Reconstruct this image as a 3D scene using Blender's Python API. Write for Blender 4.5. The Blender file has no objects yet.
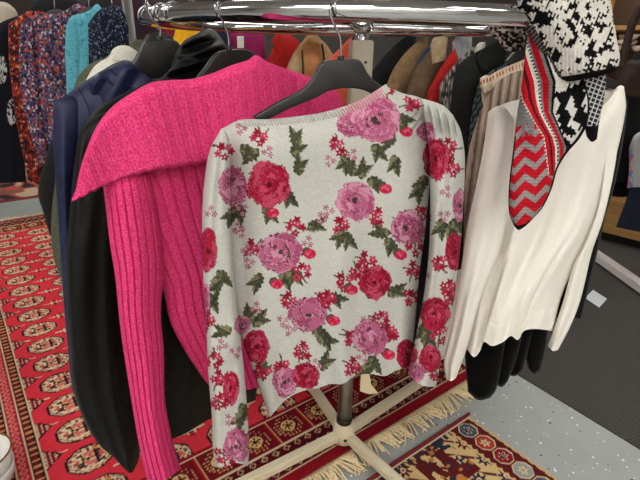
import bpy, bmesh, math, random
import numpy as np
from mathutils import Vector, Matrix
random.seed(7); rng = np.random.default_rng(7)
S = bpy.context.scene
COL = S.collection
PI = math.pi
# ------------------------------------------------------------------ camera
PITCH, ROLL, FPX = math.radians(22), 0.0179, 480.0
CAM = np.array([0, 0, 1.28])
FW = np.array([0, math.cos(PITCH), -math.sin(PITCH)])
_U0 = np.array([0, math.sin(PITCH), math.cos(PITCH)]); _R0 = np.array([1., 0, 0])
RT = math.cos(ROLL)*_R0 + math.sin(ROLL)*_U0
UP = math.cos(ROLL)*_U0 - math.sin(ROLL)*_R0
cd = bpy.data.cameras.new('camera'); co = bpy.data.objects.new('camera', cd); COL.objects.link(co)
cd.sensor_fit = 'HORIZONTAL'; cd.sensor_width = 36; cd.lens = FPX/640*36; cd.clip_start = .02
co.matrix_world = Matrix([[RT[0], UP[0], -FW[0], CAM[0]], [RT[1], UP[1], -FW[1], CAM[1]], [RT[2], UP[2], -FW[2], CAM[2]], [0, 0, 0, 1]])
S.camera = co
S.view_settings.view_transform = 'Standard'; S.view_settings.look = 'None'
S.view_settings.gamma = 1; S.view_settings.use_curve_mapping = False
S.view_settings.exposure = 0.48

def rays(X, Y):
    X = np.asarray(X, float); Y = np.asarray(Y, float)
    return FW + RT*((X-320)/FPX)[..., None] + UP*((240-Y)/FPX)[..., None]
class Plane:
    """a vertical plane a garment hangs in: a point on it and its turn about the vertical"""
    def __init__(s, x, y, yaw=0.0, lean=0.0):
        a = math.radians(yaw); b = math.radians(lean)
        s.p = np.array([x, y, 1.2]); s.d = np.array([math.cos(a), math.sin(a), 0])
        s.n = np.array([math.sin(a)*math.cos(b), -math.cos(a)*math.cos(b), math.sin(b)])
    def at(s, X, Y):
        d = rays(X, Y); k = ((s.p-CAM) @ s.n)/(d @ s.n)
        return CAM + d*k[..., None]
    def off(s, o):
        q = Plane.__new__(Plane); q.p = s.p + s.n*o; q.d = s.d; q.n = s.n; return q
def on_floor(x, y, z=0.0):
    d = rays(x, y); k = (z-CAM[2])/d[2]; return CAM + d*k
# ------------------------------------------------------------------ materials
def lin(c):
    c = np.asarray(c, float)/255.
    return np.where(c <= .04045, c/12.92, ((c+.055)/1.055)**2.4)
def rgba(c): return tuple(lin(c))+(1,)
def newmat(name):
    m = bpy.data.materials.new(name); m.use_nodes = True
    nt = m.node_tree; b = nt.nodes['Principled BSDF']; return m, nt, b
def N(nt, t, **k):
    n = nt.nodes.new(t)
    for a, v in k.items(): setattr(n, a, v)
    return n
def noise(nt, scale, detail=2, rough=.5, vec=None):
    n = N(nt, 'ShaderNodeTexNoise'); n.inputs['Scale'].default_value = scale; n.inputs['Detail'].default_value = detail
    n.inputs['Roughness'].default_value = rough
    if vec is None:
        tc = N(nt, 'ShaderNodeTexCoord'); vec = tc.outputs['Object']
    nt.links.new(vec, n.inputs['Vector']); return n
def cloth(name, c1, c2=None, scale=300, rough=.85, bump=.25, bscale=None, attr=False, sheen=0.0, big=0.0, dist=.002, spec=.25):
    """woven or knitted fabric: two yarn tones mixed by noise, and a fine bump"""
    m, nt, b = newmat(name)
    b.inputs['Roughness'].default_value = rough; b.inputs['Specular IOR Level'].default_value = spec
    if sheen:
        b.inputs['Sheen Weight'].default_value = sheen; b.inputs['Sheen Roughness'].default_value = .4
    nz = noise(nt, scale, 3, .6)
    if attr:
        at = N(nt, 'ShaderNodeAttribute', attribute_name='Col')
        mx = N(nt, 'ShaderNodeMix', data_type='RGBA', blend_type='MULTIPLY')
        mr = N(nt, 'ShaderNodeMapRange'); mr.inputs['From Min'].default_value = .3; mr.inputs['From Max'].default_value = .7
        mr.inputs['To Min'].default_value = .86; mr.inputs['To Max'].default_value = 1.1
        nt.links.new(nz.outputs['Fac'], mr.inputs['Value'])
        mx.inputs['Factor'].default_value = 1
        nt.links.new(at.outputs['Color'], mx.inputs['A']); nt.links.new(mr.outputs['Result'], mx.inputs['B'])
        nt.links.new(mx.outputs['Result'], b.inputs['Base Color'])
    else:
        cr = N(nt, 'ShaderNodeValToRGB'); cr.color_ramp.elements[0].position = .38; cr.color_ramp.elements[1].position = .62
        cr.color_ramp.elements[0].color = rgba(c1); cr.color_ramp.elements[1].color = rgba(c2 if c2 is not None else c1)
        nt.links.new(nz.outputs['Fac'], cr.inputs['Fac']); nt.links.new(cr.outputs['Color'], b.inputs['Base Color'])
    if bump:
        bz = noise(nt, bscale or scale, 3, .6)
        bp = N(nt, 'ShaderNodeBump'); bp.inputs['Strength'].default_value = bump; bp.inputs['Distance'].default_value = dist
        nt.links.new(bz.outputs['Fac'], bp.inputs['Height'])
        last = bp
        if big:
            wz = noise(nt, 9, 3, .55)
            b2 = N(nt, 'ShaderNodeBump'); b2.inputs['Strength'].default_value = big; b2.inputs['Distance'].default_value = .02
            nt.links.new(wz.outputs['Fac'], b2.inputs['Height']); nt.links.new(bp.outputs['Normal'], b2.inputs['Normal']); last = b2
        nt.links.new(last.outputs['Normal'], b.inputs['Normal'])
    return m
def plain(name, c, rough=.5, metal=0.0, spec=.5, bump=0, scale=60):
    m, nt, b = newmat(name)
    nz = noise(nt, scale, 2)
    mx = N(nt, 'ShaderNodeMix', data_type='RGBA'); mx.inputs['A'].default_value = rgba(c); mx.inputs['B'].default_value = rgba([min(255, v*.93) for v in c])
    nt.links.new(nz.outputs['Fac'], mx.inputs['Factor']); nt.links.new(mx.outputs['Result'], b.inputs['Base Color'])
    b.inputs['Roughness'].default_value = rough; b.inputs['Metallic'].default_value = metal; b.inputs['Specular IOR Level'].default_value = spec
    if bump:
        bp = N(nt, 'ShaderNodeBump'); bp.inputs['Strength'].default_value = bump; bp.inputs['Distance'].default_value = .003
        nt.links.new(nz.outputs['Fac'], bp.inputs['Height']); nt.links.new(bp.outputs['Normal'], b.inputs['Normal'])
    return m
def wood(name, c1, c2, scale=6):
    m, nt, b = newmat(name)
    tc = N(nt, 'ShaderNodeTexCoord'); mp = N(nt, 'ShaderNodeMapping'); mp.inputs['Scale'].default_value = (1, 1, 8)
    nt.links.new(tc.outputs['Object'], mp.inputs['Vector'])
    nz = noise(nt, scale, 4, .6, mp.outputs['Vector'])
    cr = N(nt, 'ShaderNodeValToRGB'); cr.color_ramp.elements[0].color = rgba(c1); cr.color_ramp.elements[1].color = rgba(c2)
    cr.color_ramp.elements[0].position = .3; cr.color_ramp.elements[1].position = .7
    nt.links.new(nz.outputs['Fac'], cr.inputs['Fac']); nt.links.new(cr.outputs['Color'], b.inputs['Base Color']); b.inputs['Roughness'].default_value = .45
    return m
chrome = plain('chrome', (205, 205, 208), .07, 1.0)
steel = plain('hook_steel', (175, 175, 178), .22, 1.0)
cream_paint = plain('cream_paint', (226, 214, 186), .4)
beige_paint = plain('beige_paint', (168, 160, 142), .55)
black_plastic = plain('black_plastic', (24, 24, 25), .38)
rubber = plain('grey_rubber', (120, 118, 110), .5)
brass = plain('worn_brass', (150, 110, 50), .35, .8)
# ------------------------------------------------------------------ object helpers
def put(o, label=None, cat=None, group=None, kind=None):
    if label: o['label'] = label
    if cat: o['category'] = cat
    if group: o['group'] = group
    if kind: o['kind'] = kind
    return o
def thing(name, label, cat, loc, group=None):
    o = bpy.data.objects.new(name, None); COL.objects.link(o); o.location = [float(v) for v in loc]
    o.empty_display_size = .05
    return put(o, label, cat, group)
def origin_of(o):
    v = np.zeros(3)
    while o is not None: v += np.array(o.location); o = o.parent
    return v
def link_mesh(name, V, F, mat, parent=None, loc=None, col=None, smooth=True):
    """ONE mesh object from world-space points; V (n,3), F (m,4) or list of faces"""
    V = np.asarray(V, float)
    base = origin_of(parent) if parent is not None else (np.zeros(3) if loc is None else np.asarray(loc, float))
    me = bpy.data.meshes.new(name)
    if isinstance(F, np.ndarray):
        n, k = F.shape
        me.vertices.add(len(V)); me.vertices.foreach_set('co', (V-base).astype(np.float32).ravel())
        me.loops.add(n*k); me.loops.foreach_set('vertex_index', F.astype(np.int32).ravel())
        me.polygons.add(n); me.polygons.foreach_set('loop_start', np.arange(0, n*k, k, dtype=np.int32))
        me.update(calc_edges=True); me.validate()
    else:
        me.from_pydata([tuple(v) for v in (V-base)], [], F)
    if col is not None:
        a = me.color_attributes.new('Col', 'FLOAT_COLOR', 'POINT')
        c4 = np.ones((len(V), 4), np.float32); c4[:, :3] = np.clip(col, 0, 1); a.data.foreach_set('color', c4.ravel())
    if smooth: me.polygons.foreach_set('use_smooth', np.ones(len(me.polygons), bool))
    bm = bmesh.new(); bm.from_mesh(me); bmesh.ops.recalc_face_normals(bm, faces=bm.faces); bm.to_mesh(me); bm.free()
    me.materials.append(mat)
    o = bpy.data.objects.new(name, me); COL.objects.link(o)
    if parent is not None: o.parent = parent
    elif loc is not None: o.location = [float(v) for v in loc]
    return o
def smooth_line(pts, n):
    """Catmull-Rom through pts, n samples by chord length"""
    p = np.array(pts, float)
    if len(p) == 2:
        u = np.linspace(0, 1, n)[:, None]; return p[0]*(1-u)+p[1]*u
    d = np.r_[0, np.cumsum(np.sqrt(np.linalg.norm(np.diff(p, axis=0), axis=1))**2 + 1e-9)]
    q = np.vstack([2*p[0]-p[1], p, 2*p[-1]-p[-2]])
    u = np.linspace(0, d[-1], n); i = np.clip(np.searchsorted(d, u, 'right')-1, 0, len(p)-2)
    w = ((u-d[i])/(d[i+1]-d[i]))[:, None]
    h = (d[i+1]-d[i])[:, None]
    dp = np.r_[d[0]-(d[1]-d[0]), d, d[-1]+(d[-1]-d[-2])]
    m0 = (q[i+2]-q[i])/(dp[i+2]-dp[i])[:, None]*h; m1 = (q[i+3]-q[i+1])/(dp[i+3]-dp[i+1])[:, None]*h
    return (2*w**3-3*w**2+1)*q[i+1] + (w**3-2*w**2+w)*m0 + (-2*w**3+3*w**2)*q[i+2] + (w**3-w**2)*m1
def folds(seed, amp, k=3.0, grow=.6, skew=.15):
    r = np.random.default_rng(seed); ph = r.uniform(0, 6.28, 5); ks = k*np.array([.6, 1, 1.7]); am = np.array([.5, .6, .28])
    def f(s, t, X, Y):
        z = 0
        for i in range(3):
            z = z + am[i]*np.sin(2*PI*ks[i]*(s+skew*(i-1)*t) + ph[i] + .7*np.sin(2.2*t*(i+1)+ph[3]))
        return amp*z*((1-grow)+grow*t) + amp*.35*np.sin(9*t+4*s+ph[4])
    return f
def patch(name, parent, mat, plane, top, right, bottom, left, th=.03, thb=None, nf=40, nt=50, nb=14, fold=None, colf=None,
          topw=.10, botw=.0, pw=.5, label=None, bfold=True):
    """a cloth body: outline traced as four edges in the garment's own hanging plane, rounded to front and back, with folds"""
    thb = th*.8 if thb is None else thb
    T = smooth_line(top, 400); B = smooth_line(bottom, 400); L = smooth_line(left, 400); Rr = smooth_line(right, 400)
    sf = np.linspace(0, 1, nf); sb = np.linspace(1, 0, nb)[1:-1]
    s = np.r_[sf, sb]; front = np.r_[np.ones(nf), np.zeros(len(sb))]
    t = np.linspace(0, 1, nt)
    ss, tt = np.meshgrid(s, t); fr = np.tile(front, (nt, 1))
    g = lambda C, u: np.stack([np.interp(u, np.linspace(0, 1, 400), C[:, 0]), np.interp(u, np.linspace(0, 1, 400), C[:, 1])], -1)
    s3, t3 = ss[..., None], tt[..., None]
    P = (1-t3)*g(T, ss)+t3*g(B, ss)+(1-s3)*g(L, tt)+s3*g(Rr, tt) - ((1-s3)*(1-t3)*T[0]+s3*(1-t3)*T[-1]+(1-s3)*t3*B[0]+s3*t3*B[-1])
    X, Y = P[..., 0], P[..., 1]
    prof = np.clip(4*ss*(1-ss), 0, 1)**pw
    q4 = lambda x: np.sqrt(np.clip(1-(1-np.clip(x, 0, 1))**2, 0, 1))
    tp = q4(tt/topw) if topw else 1.0
    if botw: tp = tp*q4((1-tt)/botw)
    fo = fold(ss, tt, X, Y) if fold is not None else 0*ss
    edge = np.clip(ss*(1-ss)*14, 0, 1)*np.clip(tt*8+.15, 0, 1)
    o = np.where(fr > .5, th*prof*tp + fo*edge, -thb*prof*tp + (fo*edge if bfold else 0)*1.0)
    dr = rays(X, Y); k = ((plane.p-CAM) @ plane.n + np.where(fr > .5, o, o*.6))/(dr @ plane.n)
    V = (CAM + dr*k[..., None] + plane.n*np.where(fr > .5, 0, o*.4)[..., None]).reshape(-1, 3)
    m = len(s)
    i = np.arange(nt-1)[:, None]*m; j = np.arange(m)[None, :]; jn = (j+1) % m
    F = np.stack([i+j, i+jn, i+m+jn, i+m+j], -1).reshape(-1, 4)
    col = None
    if colf is not None: col = colf(X.ravel(), Y.ravel(), ss.ravel(), tt.ravel())
    ob = link_mesh(name, V, F, mat, parent, col=col)
    if label: ob['label'] = label
    return ob
def slab(name, parent, mat, plane, pts, thick, bev=.003, n=None, loc=None):
    """flat moulded part: smooth outline in a plane, given real thickness and rounded edges"""
    P = np.array(pts, float)
    if n: P = smooth_line(list(pts)+[pts[0]], n)[:-1]
    W = plane.at(P[:, 0], P[:, 1]); k = len(W)
    V = np.vstack([W+plane.n*thick/2, W-plane.n*thick/2])
    F = [list(range(k)), list(range(2*k-1, k-1, -1))]+[[i, k+i, k+(i+1) % k, (i+1) % k] for i in range(k)]
    o = link_mesh(name, V, F, mat, parent, loc=loc, smooth=False)
    if bev:
        bm = bmesh.new(); bm.from_mesh(o.data)
        bmesh.ops.bevel(bm, geom=[e for e in bm.edges if e.calc_face_angle(0) > .7], offset=bev, segments=2, affect='EDGES', profile=.6)
        bm.to_mesh(o.data); bm.free()
        o.data.polygons.foreach_set('use_smooth', np.ones(len(o.data.polygons), bool))
    return o
def tube_geo(pts, r, ns=12, closed=False, flat=1.0, cap=True):
    p = np.array(pts, float); n = len(p)
    tg = np.roll(p, -1, 0)-np.roll(p, 1, 0)
    if not closed: tg[0] = p[1]-p[0]; tg[-1] = p[-1]-p[-2]
    tg /= np.linalg.norm(tg, axis=1)[:, None]
    ref = np.array([0, 0, 1.]) if abs(tg[0][2]) < .9 else np.array([0, 1., 0])
    a = np.cross(tg[0], ref); a /= np.linalg.norm(a)
    V = []
    rr = np.broadcast_to(np.asarray(r, float), (n,))
    for i in range(n):
        a = a - tg[i]*(a @ tg[i]); a /= np.linalg.norm(a); b = np.cross(tg[i], a)
        for k in range(ns):
            q = 2*PI*k/ns; V.append(p[i]+rr[i]*(a*math.cos(q)+b*math.sin(q)*flat))
    F = []
    for i in range(n if closed else n-1):
        j = (i+1) % n
        for k in range(ns): F.append([i*ns+k, i*ns+(k+1) % ns, j*ns+(k+1) % ns, j*ns+k])
    if not closed and cap: F += [list(range(ns))[::-1], list(range((n-1)*ns, n*ns))]
    return V, F
def tube(name, parent, mat, pts, r, ns=12, closed=False, loc=None, smooth=True):
    V, F = tube_geo(pts, r, ns, closed); return link_mesh(name, V, F, mat, parent, loc=loc, smooth=smooth)
def box(name, parent, mat, c, size, yaw=0, bev=.003, loc=None, d=None):
    """box by centre and size, turned about the vertical"""
    sx, sy, sz = [v/2 for v in size]; a = math.radians(yaw)
    V = []
    for x in (-sx, sx):
        for y in (-sy, sy):
            for z in (-sz, sz): V.append([c[0]+x*math.cos(a)-y*math.sin(a), c[1]+x*math.sin(a)+y*math.cos(a), c[2]+z])
    F = [[0, 1, 3, 2], [4, 6, 7, 5], [0, 4, 5, 1], [2, 3, 7, 6], [0, 2, 6, 4], [1, 5, 7, 3]]
    o = link_mesh(name, V, F, mat, parent, loc=loc, smooth=False)
    if bev:
        bm = bmesh.new(); bm.from_mesh(o.data); bmesh.ops.bevel(bm, geom=bm.edges[:], offset=bev, segments=2, affect='EDGES'); bm.to_mesh(o.data); bm.free()
    return o
def lathe(name, parent, mat, prof, c, ns=32, loc=None):
    V = []; F = []
    for r, z in prof:
        for k in range(ns): V.append([c[0]+r*math.cos(2*PI*k/ns), c[1]+r*math.sin(2*PI*k/ns), c[2]+z])
    for i in range(len(prof)-1):
        for k in range(ns): F.append([i*ns+k, i*ns+(k+1) % ns, (i+1)*ns+(k+1) % ns, (i+1)*ns+k])
    return link_mesh(name, V, F, mat, parent, loc=loc)
def px_tube(name, parent, mat, plane, pts, r, n=40, ns=10):
    P = smooth_line(pts, n); return tube(name, parent, mat, plane.at(P[:, 0], P[:, 1]), r, ns)
def at1(plane, x, y): return plane.at(np.array([float(x)]), np.array([float(y)]))[0]
# ------------------------------------------------------------------ the room
def structure(o): o['kind'] = 'structure'; return o
X0, X1, Y0, Y1, ZC = -4.6, 3.8, -2.6, 6.4, 2.75
m, nt, b = newmat('grey_floor_paint')                # painted concrete with pale flecks
tc = N(nt, 'ShaderNodeTexCoord')
nz = noise(nt, 7, 4, .6)
vo = N(nt, 'ShaderNodeTexVoronoi'); vo.inputs['Scale'].default_value = 52; nt.links.new(tc.outputs['Object'], vo.inputs['Vector'])
cs = noise(nt, 120, 2)
ad = N(nt, 'ShaderNodeMath', operation='MULTIPLY_ADD'); ad.inputs[1].default_value = .5; nt.links.new(cs.outputs['Fac'], ad.inputs[0]); nt.links.new(vo.outputs['Distance'], ad.inputs[2])
sp = N(nt, 'ShaderNodeSeparateColor'); nt.links.new(vo.outputs['Color'], sp.inputs['Color'])
pw_ = N(nt, 'ShaderNodeMath', operation='POWER'); pw_.inputs[1].default_value = 3; nt.links.new(sp.outputs[0], pw_.inputs[0])
th_ = N(nt, 'ShaderNodeMath', operation='MULTIPLY_ADD'); th_.inputs[1].default_value = .21; th_.inputs[2].default_value = .30; nt.links.new(pw_.outputs[0], th_.inputs[0])
lt = N(nt, 'ShaderNodeMath', operation='LESS_THAN'); nt.links.new(ad.outputs[0], lt.inputs[0]); nt.links.new(th_.outputs[0], lt.inputs[1])
mx1 = N(nt, 'ShaderNodeMix', data_type='RGBA'); mx1.inputs['A'].default_value = rgba((148, 153, 152)); mx1.inputs['B'].default_value = rgba((172, 176, 174)); nt.links.new(nz.outputs['Fac'], mx1.inputs['Factor'])
mx2 = N(nt, 'ShaderNodeMix', data_type='RGBA'); mx2.inputs['B'].default_value = rgba((236, 238, 232))
gt_ = N(nt, 'ShaderNodeMath', operation='GREATER_THAN'); gt_.inputs[1].default_value = .74; nt.links.new(sp.outputs[1], gt_.inputs[0])
mxd = N(nt, 'ShaderNodeMix', data_type='RGBA'); mxd.inputs['A'].default_value = rgba((236, 238, 232)); mxd.inputs['B'].default_value = rgba((80, 82, 80)); nt.links.new(gt_.outputs[0], mxd.inputs['Factor']); nt.links.new(mxd.outputs['Result'], mx2.inputs['B'])
nt.links.new(lt.outputs[0], mx2.inputs['Factor']); nt.links.new(mx1.outputs['Result'], mx2.inputs['A'])
nt.links.new(mx2.outputs['Result'], b.inputs['Base Color']); b.inputs['Roughness'].default_value = .42
floor_mat = m
wall_paint = plain('wall_paint', (158, 152, 145), .8)
ceil_paint = plain('ceiling_paint', (206, 206, 202), .85)
def quad(name, V, mat): return structure(link_mesh(name, V, [[0, 1, 2, 3]], mat, smooth=False))
quad('floor', [[X0, Y0, 0], [X1, Y0, 0], [X1, Y1, 0], [X0, Y1, 0]], floor_mat)
quad('ceiling', [[X0, Y0, ZC], [X0, Y1, ZC], [X1, Y1, ZC], [X1, Y0, ZC]], ceil_paint)
quad('wall_back', [[X0, Y1, 0], [X1, Y1, 0], [X1, Y1, ZC], [X0, Y1, ZC]], plain('dark_wall_paint', (74, 68, 64), .8))
quad('wall_front', [[X1, Y0, 0], [X0, Y0, 0], [X0, Y0, ZC], [X1, Y0, ZC]], plain('white_wall_paint', (226, 222, 214), .8))
quad('wall_left', [[X0, Y0, 0], [X0, Y1, 0], [X0, Y1, ZC], [X0, Y0, ZC]], wall_paint)
quad('wall_right', [[X1, Y1, 0], [X1, Y0, 0], [X1, Y0, ZC], [X1, Y1, ZC]], wall_paint)
# lamps of the shop ceiling; unseen panels behind the camera added to brighten garments
m, nt, b = newmat('lit_diffuser'); b.inputs['Emission Color'].default_value = (1, .97, .92, 1); b.inputs['Emission Strength'].default_value = 13.0
diff = m; white_metal = plain('white_metal', (225, 225, 222), .4)
for (lx, ly) in ((-2.6, .0), (-.5, -.6), (1.7, -.1), (-1.5, -1.5), (.3, -1.6), (2.1, -1.6), (-.6, -2.25), (1.2, -2.25), (-2.6, 2.6), (-.2, 2.9), (2.1, 2.6), (-2.4, 4.8), (.6, 4.8)):
    r = thing('ceiling_light', 'long fluorescent light panel on the shop ceiling', 'light', (lx, ly, ZC), 'ceiling light panels')
    box('light_housing', r, white_metal, (lx, ly, ZC-.03), (1.26, .34, .06))
    box('diffuser', r, diff, (lx, ly, ZC-.065), (1.2, .28, .014))
# ------------------------------------------------------------------ rugs
def frac(x): return x-np.floor(x)
def hash2(i, j, k=0): return frac(np.sin(i*12.9898+j*78.233+k*37.719)*43758.5453)
def gnoise(x, y, seed=0):
    xi, yi = np.floor(x), np.floor(y); fx, fy = x-xi, y-yi; fx = fx*fx*(3-2*fx); fy = fy*fy*(3-2*fy)
    h = lambda a, b_: hash2(a, b_, seed)
    return (h(xi, yi)*(1-fx)+h(xi+1, yi)*fx)*(1-fy)+(h(xi, yi+1)*(1-fx)+h(xi+1, yi+1)*fx)*fy
class Paint:
    def __init__(s, n, base): s.c = np.tile(lin(base), (n, 1))
    def set(s, mask, c): s.c[mask] = lin(c)
def grid_rug(name, parent, mat, org, ea, el, W, L, step, paint, z=.009, org_a=0, org_l=0):
    na, nl = int(W/step)+1, int(L/step)+1
    a = np.linspace(0, W, na); l = np.linspace(0, L, nl); A, Lm = np.meshgrid(a, l)
    c = paint(A.ravel()+org_a, Lm.ravel()+org_l)
    zz = z*np.clip(np.minimum.reduce([A, W-A, Lm, L-Lm])/.004, 0, 1) + .0006*gnoise(A.ravel()*300, Lm.ravel()*300).reshape(A.shape)+.0006
    V = np.stack([org[0]+ea[0]*A+el[0]*Lm, org[1]+ea[1]*A+el[1]*Lm, zz], -1).reshape(-1, 3)
    i = np.arange(nl-1)[:, None]*na; j = np.arange(na-1)[None, :]
    F = np.stack([i+j, i+j+1, i+na+j+1, i+na+j], -1).reshape(-1, 4)
    return link_mesh(name, V, F, mat, parent, col=c)
pile = cloth('rug_pile', (0, 0, 0), attr=True, scale=500, bump=.4, rough=.95, spec=.1)
RED, CRM, DK, ORG, MAR, PNK = (208, 50, 64), (214, 192, 160), (38, 20, 28), (205, 128, 70), (120, 22, 34), (214, 110, 105)
RA, RL0, RW, RLEN = -.27, .917, 1.83, 3.26
def bokhara(a, l):
    l = l-RL0; lf = np.minimum(l, RLEN-l)
    P = Paint(len(a), RED)
    amir = np.where(a > RA+RW/2, 2*RA+RW-a, a)          # both long borders alike
    # field: rows of large guls with small crosses between
    pa, pl = .210, .159
    fa = (frac((a-.135)/pa+.5)-.5)*pa; fl = (frac((l-.483)/pl+.5)-.5)*pl
    u, v = np.abs(fa)/.074, np.abs(fl)/.063
    mm = .5*np.maximum(np.maximum(u, v), (u+v)/1.42)+.5*np.hypot(u, v)
    P.set(mm < 1, DK); P.set(mm < .9, CRM)
    hs_ = hash2(np.floor(fa/.0085), np.floor(fl/.0085), 2)
    P.set((mm < .88) & (hs_ < .16), ORG); P.set((mm < .88) & (hs_ > .84), (120, 60, 60)); P.set((mm < .88) & (hs_ > .55) & (hs_ < .62), (60, 60, 56))
    P.set((mm < .86) & (mm > .78) & (frac((fa+fl)/.016) < .4), (120, 90, 80))
    P.set((np.abs(u-.30) < .05) & (v < .52), DK); P.set((np.abs(v-.40) < .07) & (u < .50) & (u > .24), DK); P.set((u < .30) & (v < .09) & (hs_ > .3), DK)
    P.set((u < .2) & (v > .2) & (v < .5), (206, 110, 104)); P.set((u > .42) & (u < .6) & (v < .16), (196, 90, 84))
    ga = (frac((a-.135)/pa)-.5)*pa; gl = (frac((l-.483)/pl)-.5)*pl
    dd = np.abs(ga)/.046+np.abs(gl)/.036
    bars = frac(np.abs(ga)/.017) < .5
    P.set((dd < 1) & bars & (frac(gl/.014) < .6), MAR); P.set((dd < .8) & ~bars & (np.abs(gl) < .018), CRM); P.set((dd < .3), DK); P.set(dd < .15, ORG)
    P.set((np.abs(gl) < .003) & (np.abs(ga) < .052), CRM)
    # long borders
    d = .012-amir
    inside = (d < 0) & (d > -.06)
    tl = np.abs(frac(l/pl)-.5)*pl; tri = (-d) + tl*1.1 < .052
    P.set(inside & tri, MAR); P.set(inside & tri & (frac(-d/.016) < .45) & (frac(l/.012) < .55), CRM); P.set(inside & (np.abs(-d+tl*1.1-.052) < .004), DK)
    def sqband(lo, hi, per=.030):
        k = (d >= lo) & (d < hi); P.set(k, DK)
        P.set(k & (frac(l/per) < .36) & (np.abs(d-(lo+hi)/2) < (hi-lo)*.34), (196, 132, 84))
        P.set(k & (frac(l/per) > .5) & (frac(l/per) < .86) & (np.abs(d-(lo+hi)/2) < (hi-lo)*.3), MAR)
    P.set(d >= 0, RED)
    P.set((d >= 0) & (d < .006), CRM); sqband(.006, .036); P.set((d >= .036) & (d < .041), CRM)
    k = (d >= .041) & (d < .078); P.set(k, (160, 26, 44)); P.set(k & (np.abs(np.hypot(d-.06, (frac(l/.028)-.5)*.028)-.009) < .0035), PNK)
    P.set((d >= .078) & (d < .083), CRM); sqband(.083, .113); P.set((d >= .113) & (d < .119), CRM)
    k = (d >= .119) & (d < .25); P.set(k, (168, 28, 40))
    dg = frac((d*1.0+np.abs(frac(l/.11)-.5)*.11)/.019); P.set(k & (dg < .3) & (frac(l/.013) < .6), CRM); P.set(k & (dg > .45) & (dg < .72) & (frac(l/.013+.3) < .6), DK)
    r2 = np.hypot(d-.185, (frac(l/.11)-.5)*.11); P.set(k & (r2 < .026), ORG); P.set(k & (r2 < .018), MAR); P.set(k & (r2 < .008), CRM)
    P.set(d >= .25, MAR)
    # the two ends: plain strip, rows of small diamonds, row of panels
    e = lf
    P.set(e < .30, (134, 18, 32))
    k = (e > .045) & (e < .155); row = np.floor((e-.045)/.0367); ca = frac(a/.044+row*.5)-.5; ce = frac((e-.045)/.0367)-.5
    dm = np.abs(ca)*1.1+np.abs(ce)
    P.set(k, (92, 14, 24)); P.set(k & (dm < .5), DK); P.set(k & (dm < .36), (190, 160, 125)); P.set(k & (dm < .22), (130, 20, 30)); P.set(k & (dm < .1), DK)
    for y in (.045, .155, .285): P.set(np.abs(e-y) < .003, CRM)
    k = (e > .16) & (e < .28); pa2 = .135; ca = (frac(a/pa2)-.5)*pa2; ce = e-.22
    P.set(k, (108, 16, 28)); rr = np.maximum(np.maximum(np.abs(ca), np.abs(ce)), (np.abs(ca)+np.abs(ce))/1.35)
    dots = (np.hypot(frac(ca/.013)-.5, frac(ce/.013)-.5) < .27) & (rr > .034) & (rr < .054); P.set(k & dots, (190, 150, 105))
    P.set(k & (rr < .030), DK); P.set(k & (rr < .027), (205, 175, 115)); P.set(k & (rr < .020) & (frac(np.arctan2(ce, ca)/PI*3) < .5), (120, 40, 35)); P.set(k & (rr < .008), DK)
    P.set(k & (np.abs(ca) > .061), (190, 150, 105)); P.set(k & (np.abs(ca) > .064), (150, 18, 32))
    wear = .9+.2*gnoise(a*4, l*4, 3)+.16*(gnoise(a*90, l*90, 5)-.5)
    return P.c*wear[:, None]
ang = math.radians(37.5)
EA = np.array([math.cos(ang), math.sin(ang)]); EL = np.array([-math.sin(ang), math.cos(ang)])
org = EA*RA+EL*RL0
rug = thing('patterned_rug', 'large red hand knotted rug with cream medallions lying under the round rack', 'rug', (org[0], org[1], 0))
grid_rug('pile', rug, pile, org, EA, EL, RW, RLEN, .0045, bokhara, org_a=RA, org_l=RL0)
def fringe(parent, org2, dirx, out, W, mat, seed, length=.085, n=300):
    r = np.random.default_rng(seed); V = []; F = []
    for i in range(n):
        a = (i+r.uniform(0, 1))/n*W; ln = length*r.uniform(.65, 1.15); clump = math.sin(a*31)*.35+math.sin(a*77+1)*.25
        side = (clump+r.normal(0, .16))*ln; b0 = org2+dirx*a; pts = []
        for k in range(6):
            w = k/5; q = b0+out*(ln*w)+dirx*(side*w*w)
            pts.append([q[0], q[1], .006+.010*math.sin(PI*min(1, w*1.1))*r.uniform(.5, 1.4)+.002])
        v, f = tube_geo(pts, np.linspace(.0034, .0022, 6), 5); o = len(V); V += list(v); F += [[x+o for x in y] for y in f]
    ob = link_mesh('fringe', V, F, mat, parent); ob['kind'] = 'stuff'; ob['label'] = 'cream cotton fringe on rug end'; return ob
fringe_mat = cloth('fringe_cotton', (222, 200, 156), (240, 222, 184), 120)
fringe(rug, org, EA, -EL, RW, fringe_mat, 3, n=430)
fringe(rug, org+EL*RLEN, EA, EL, RW, fringe_mat, 4, length=.05, n=180)
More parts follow.
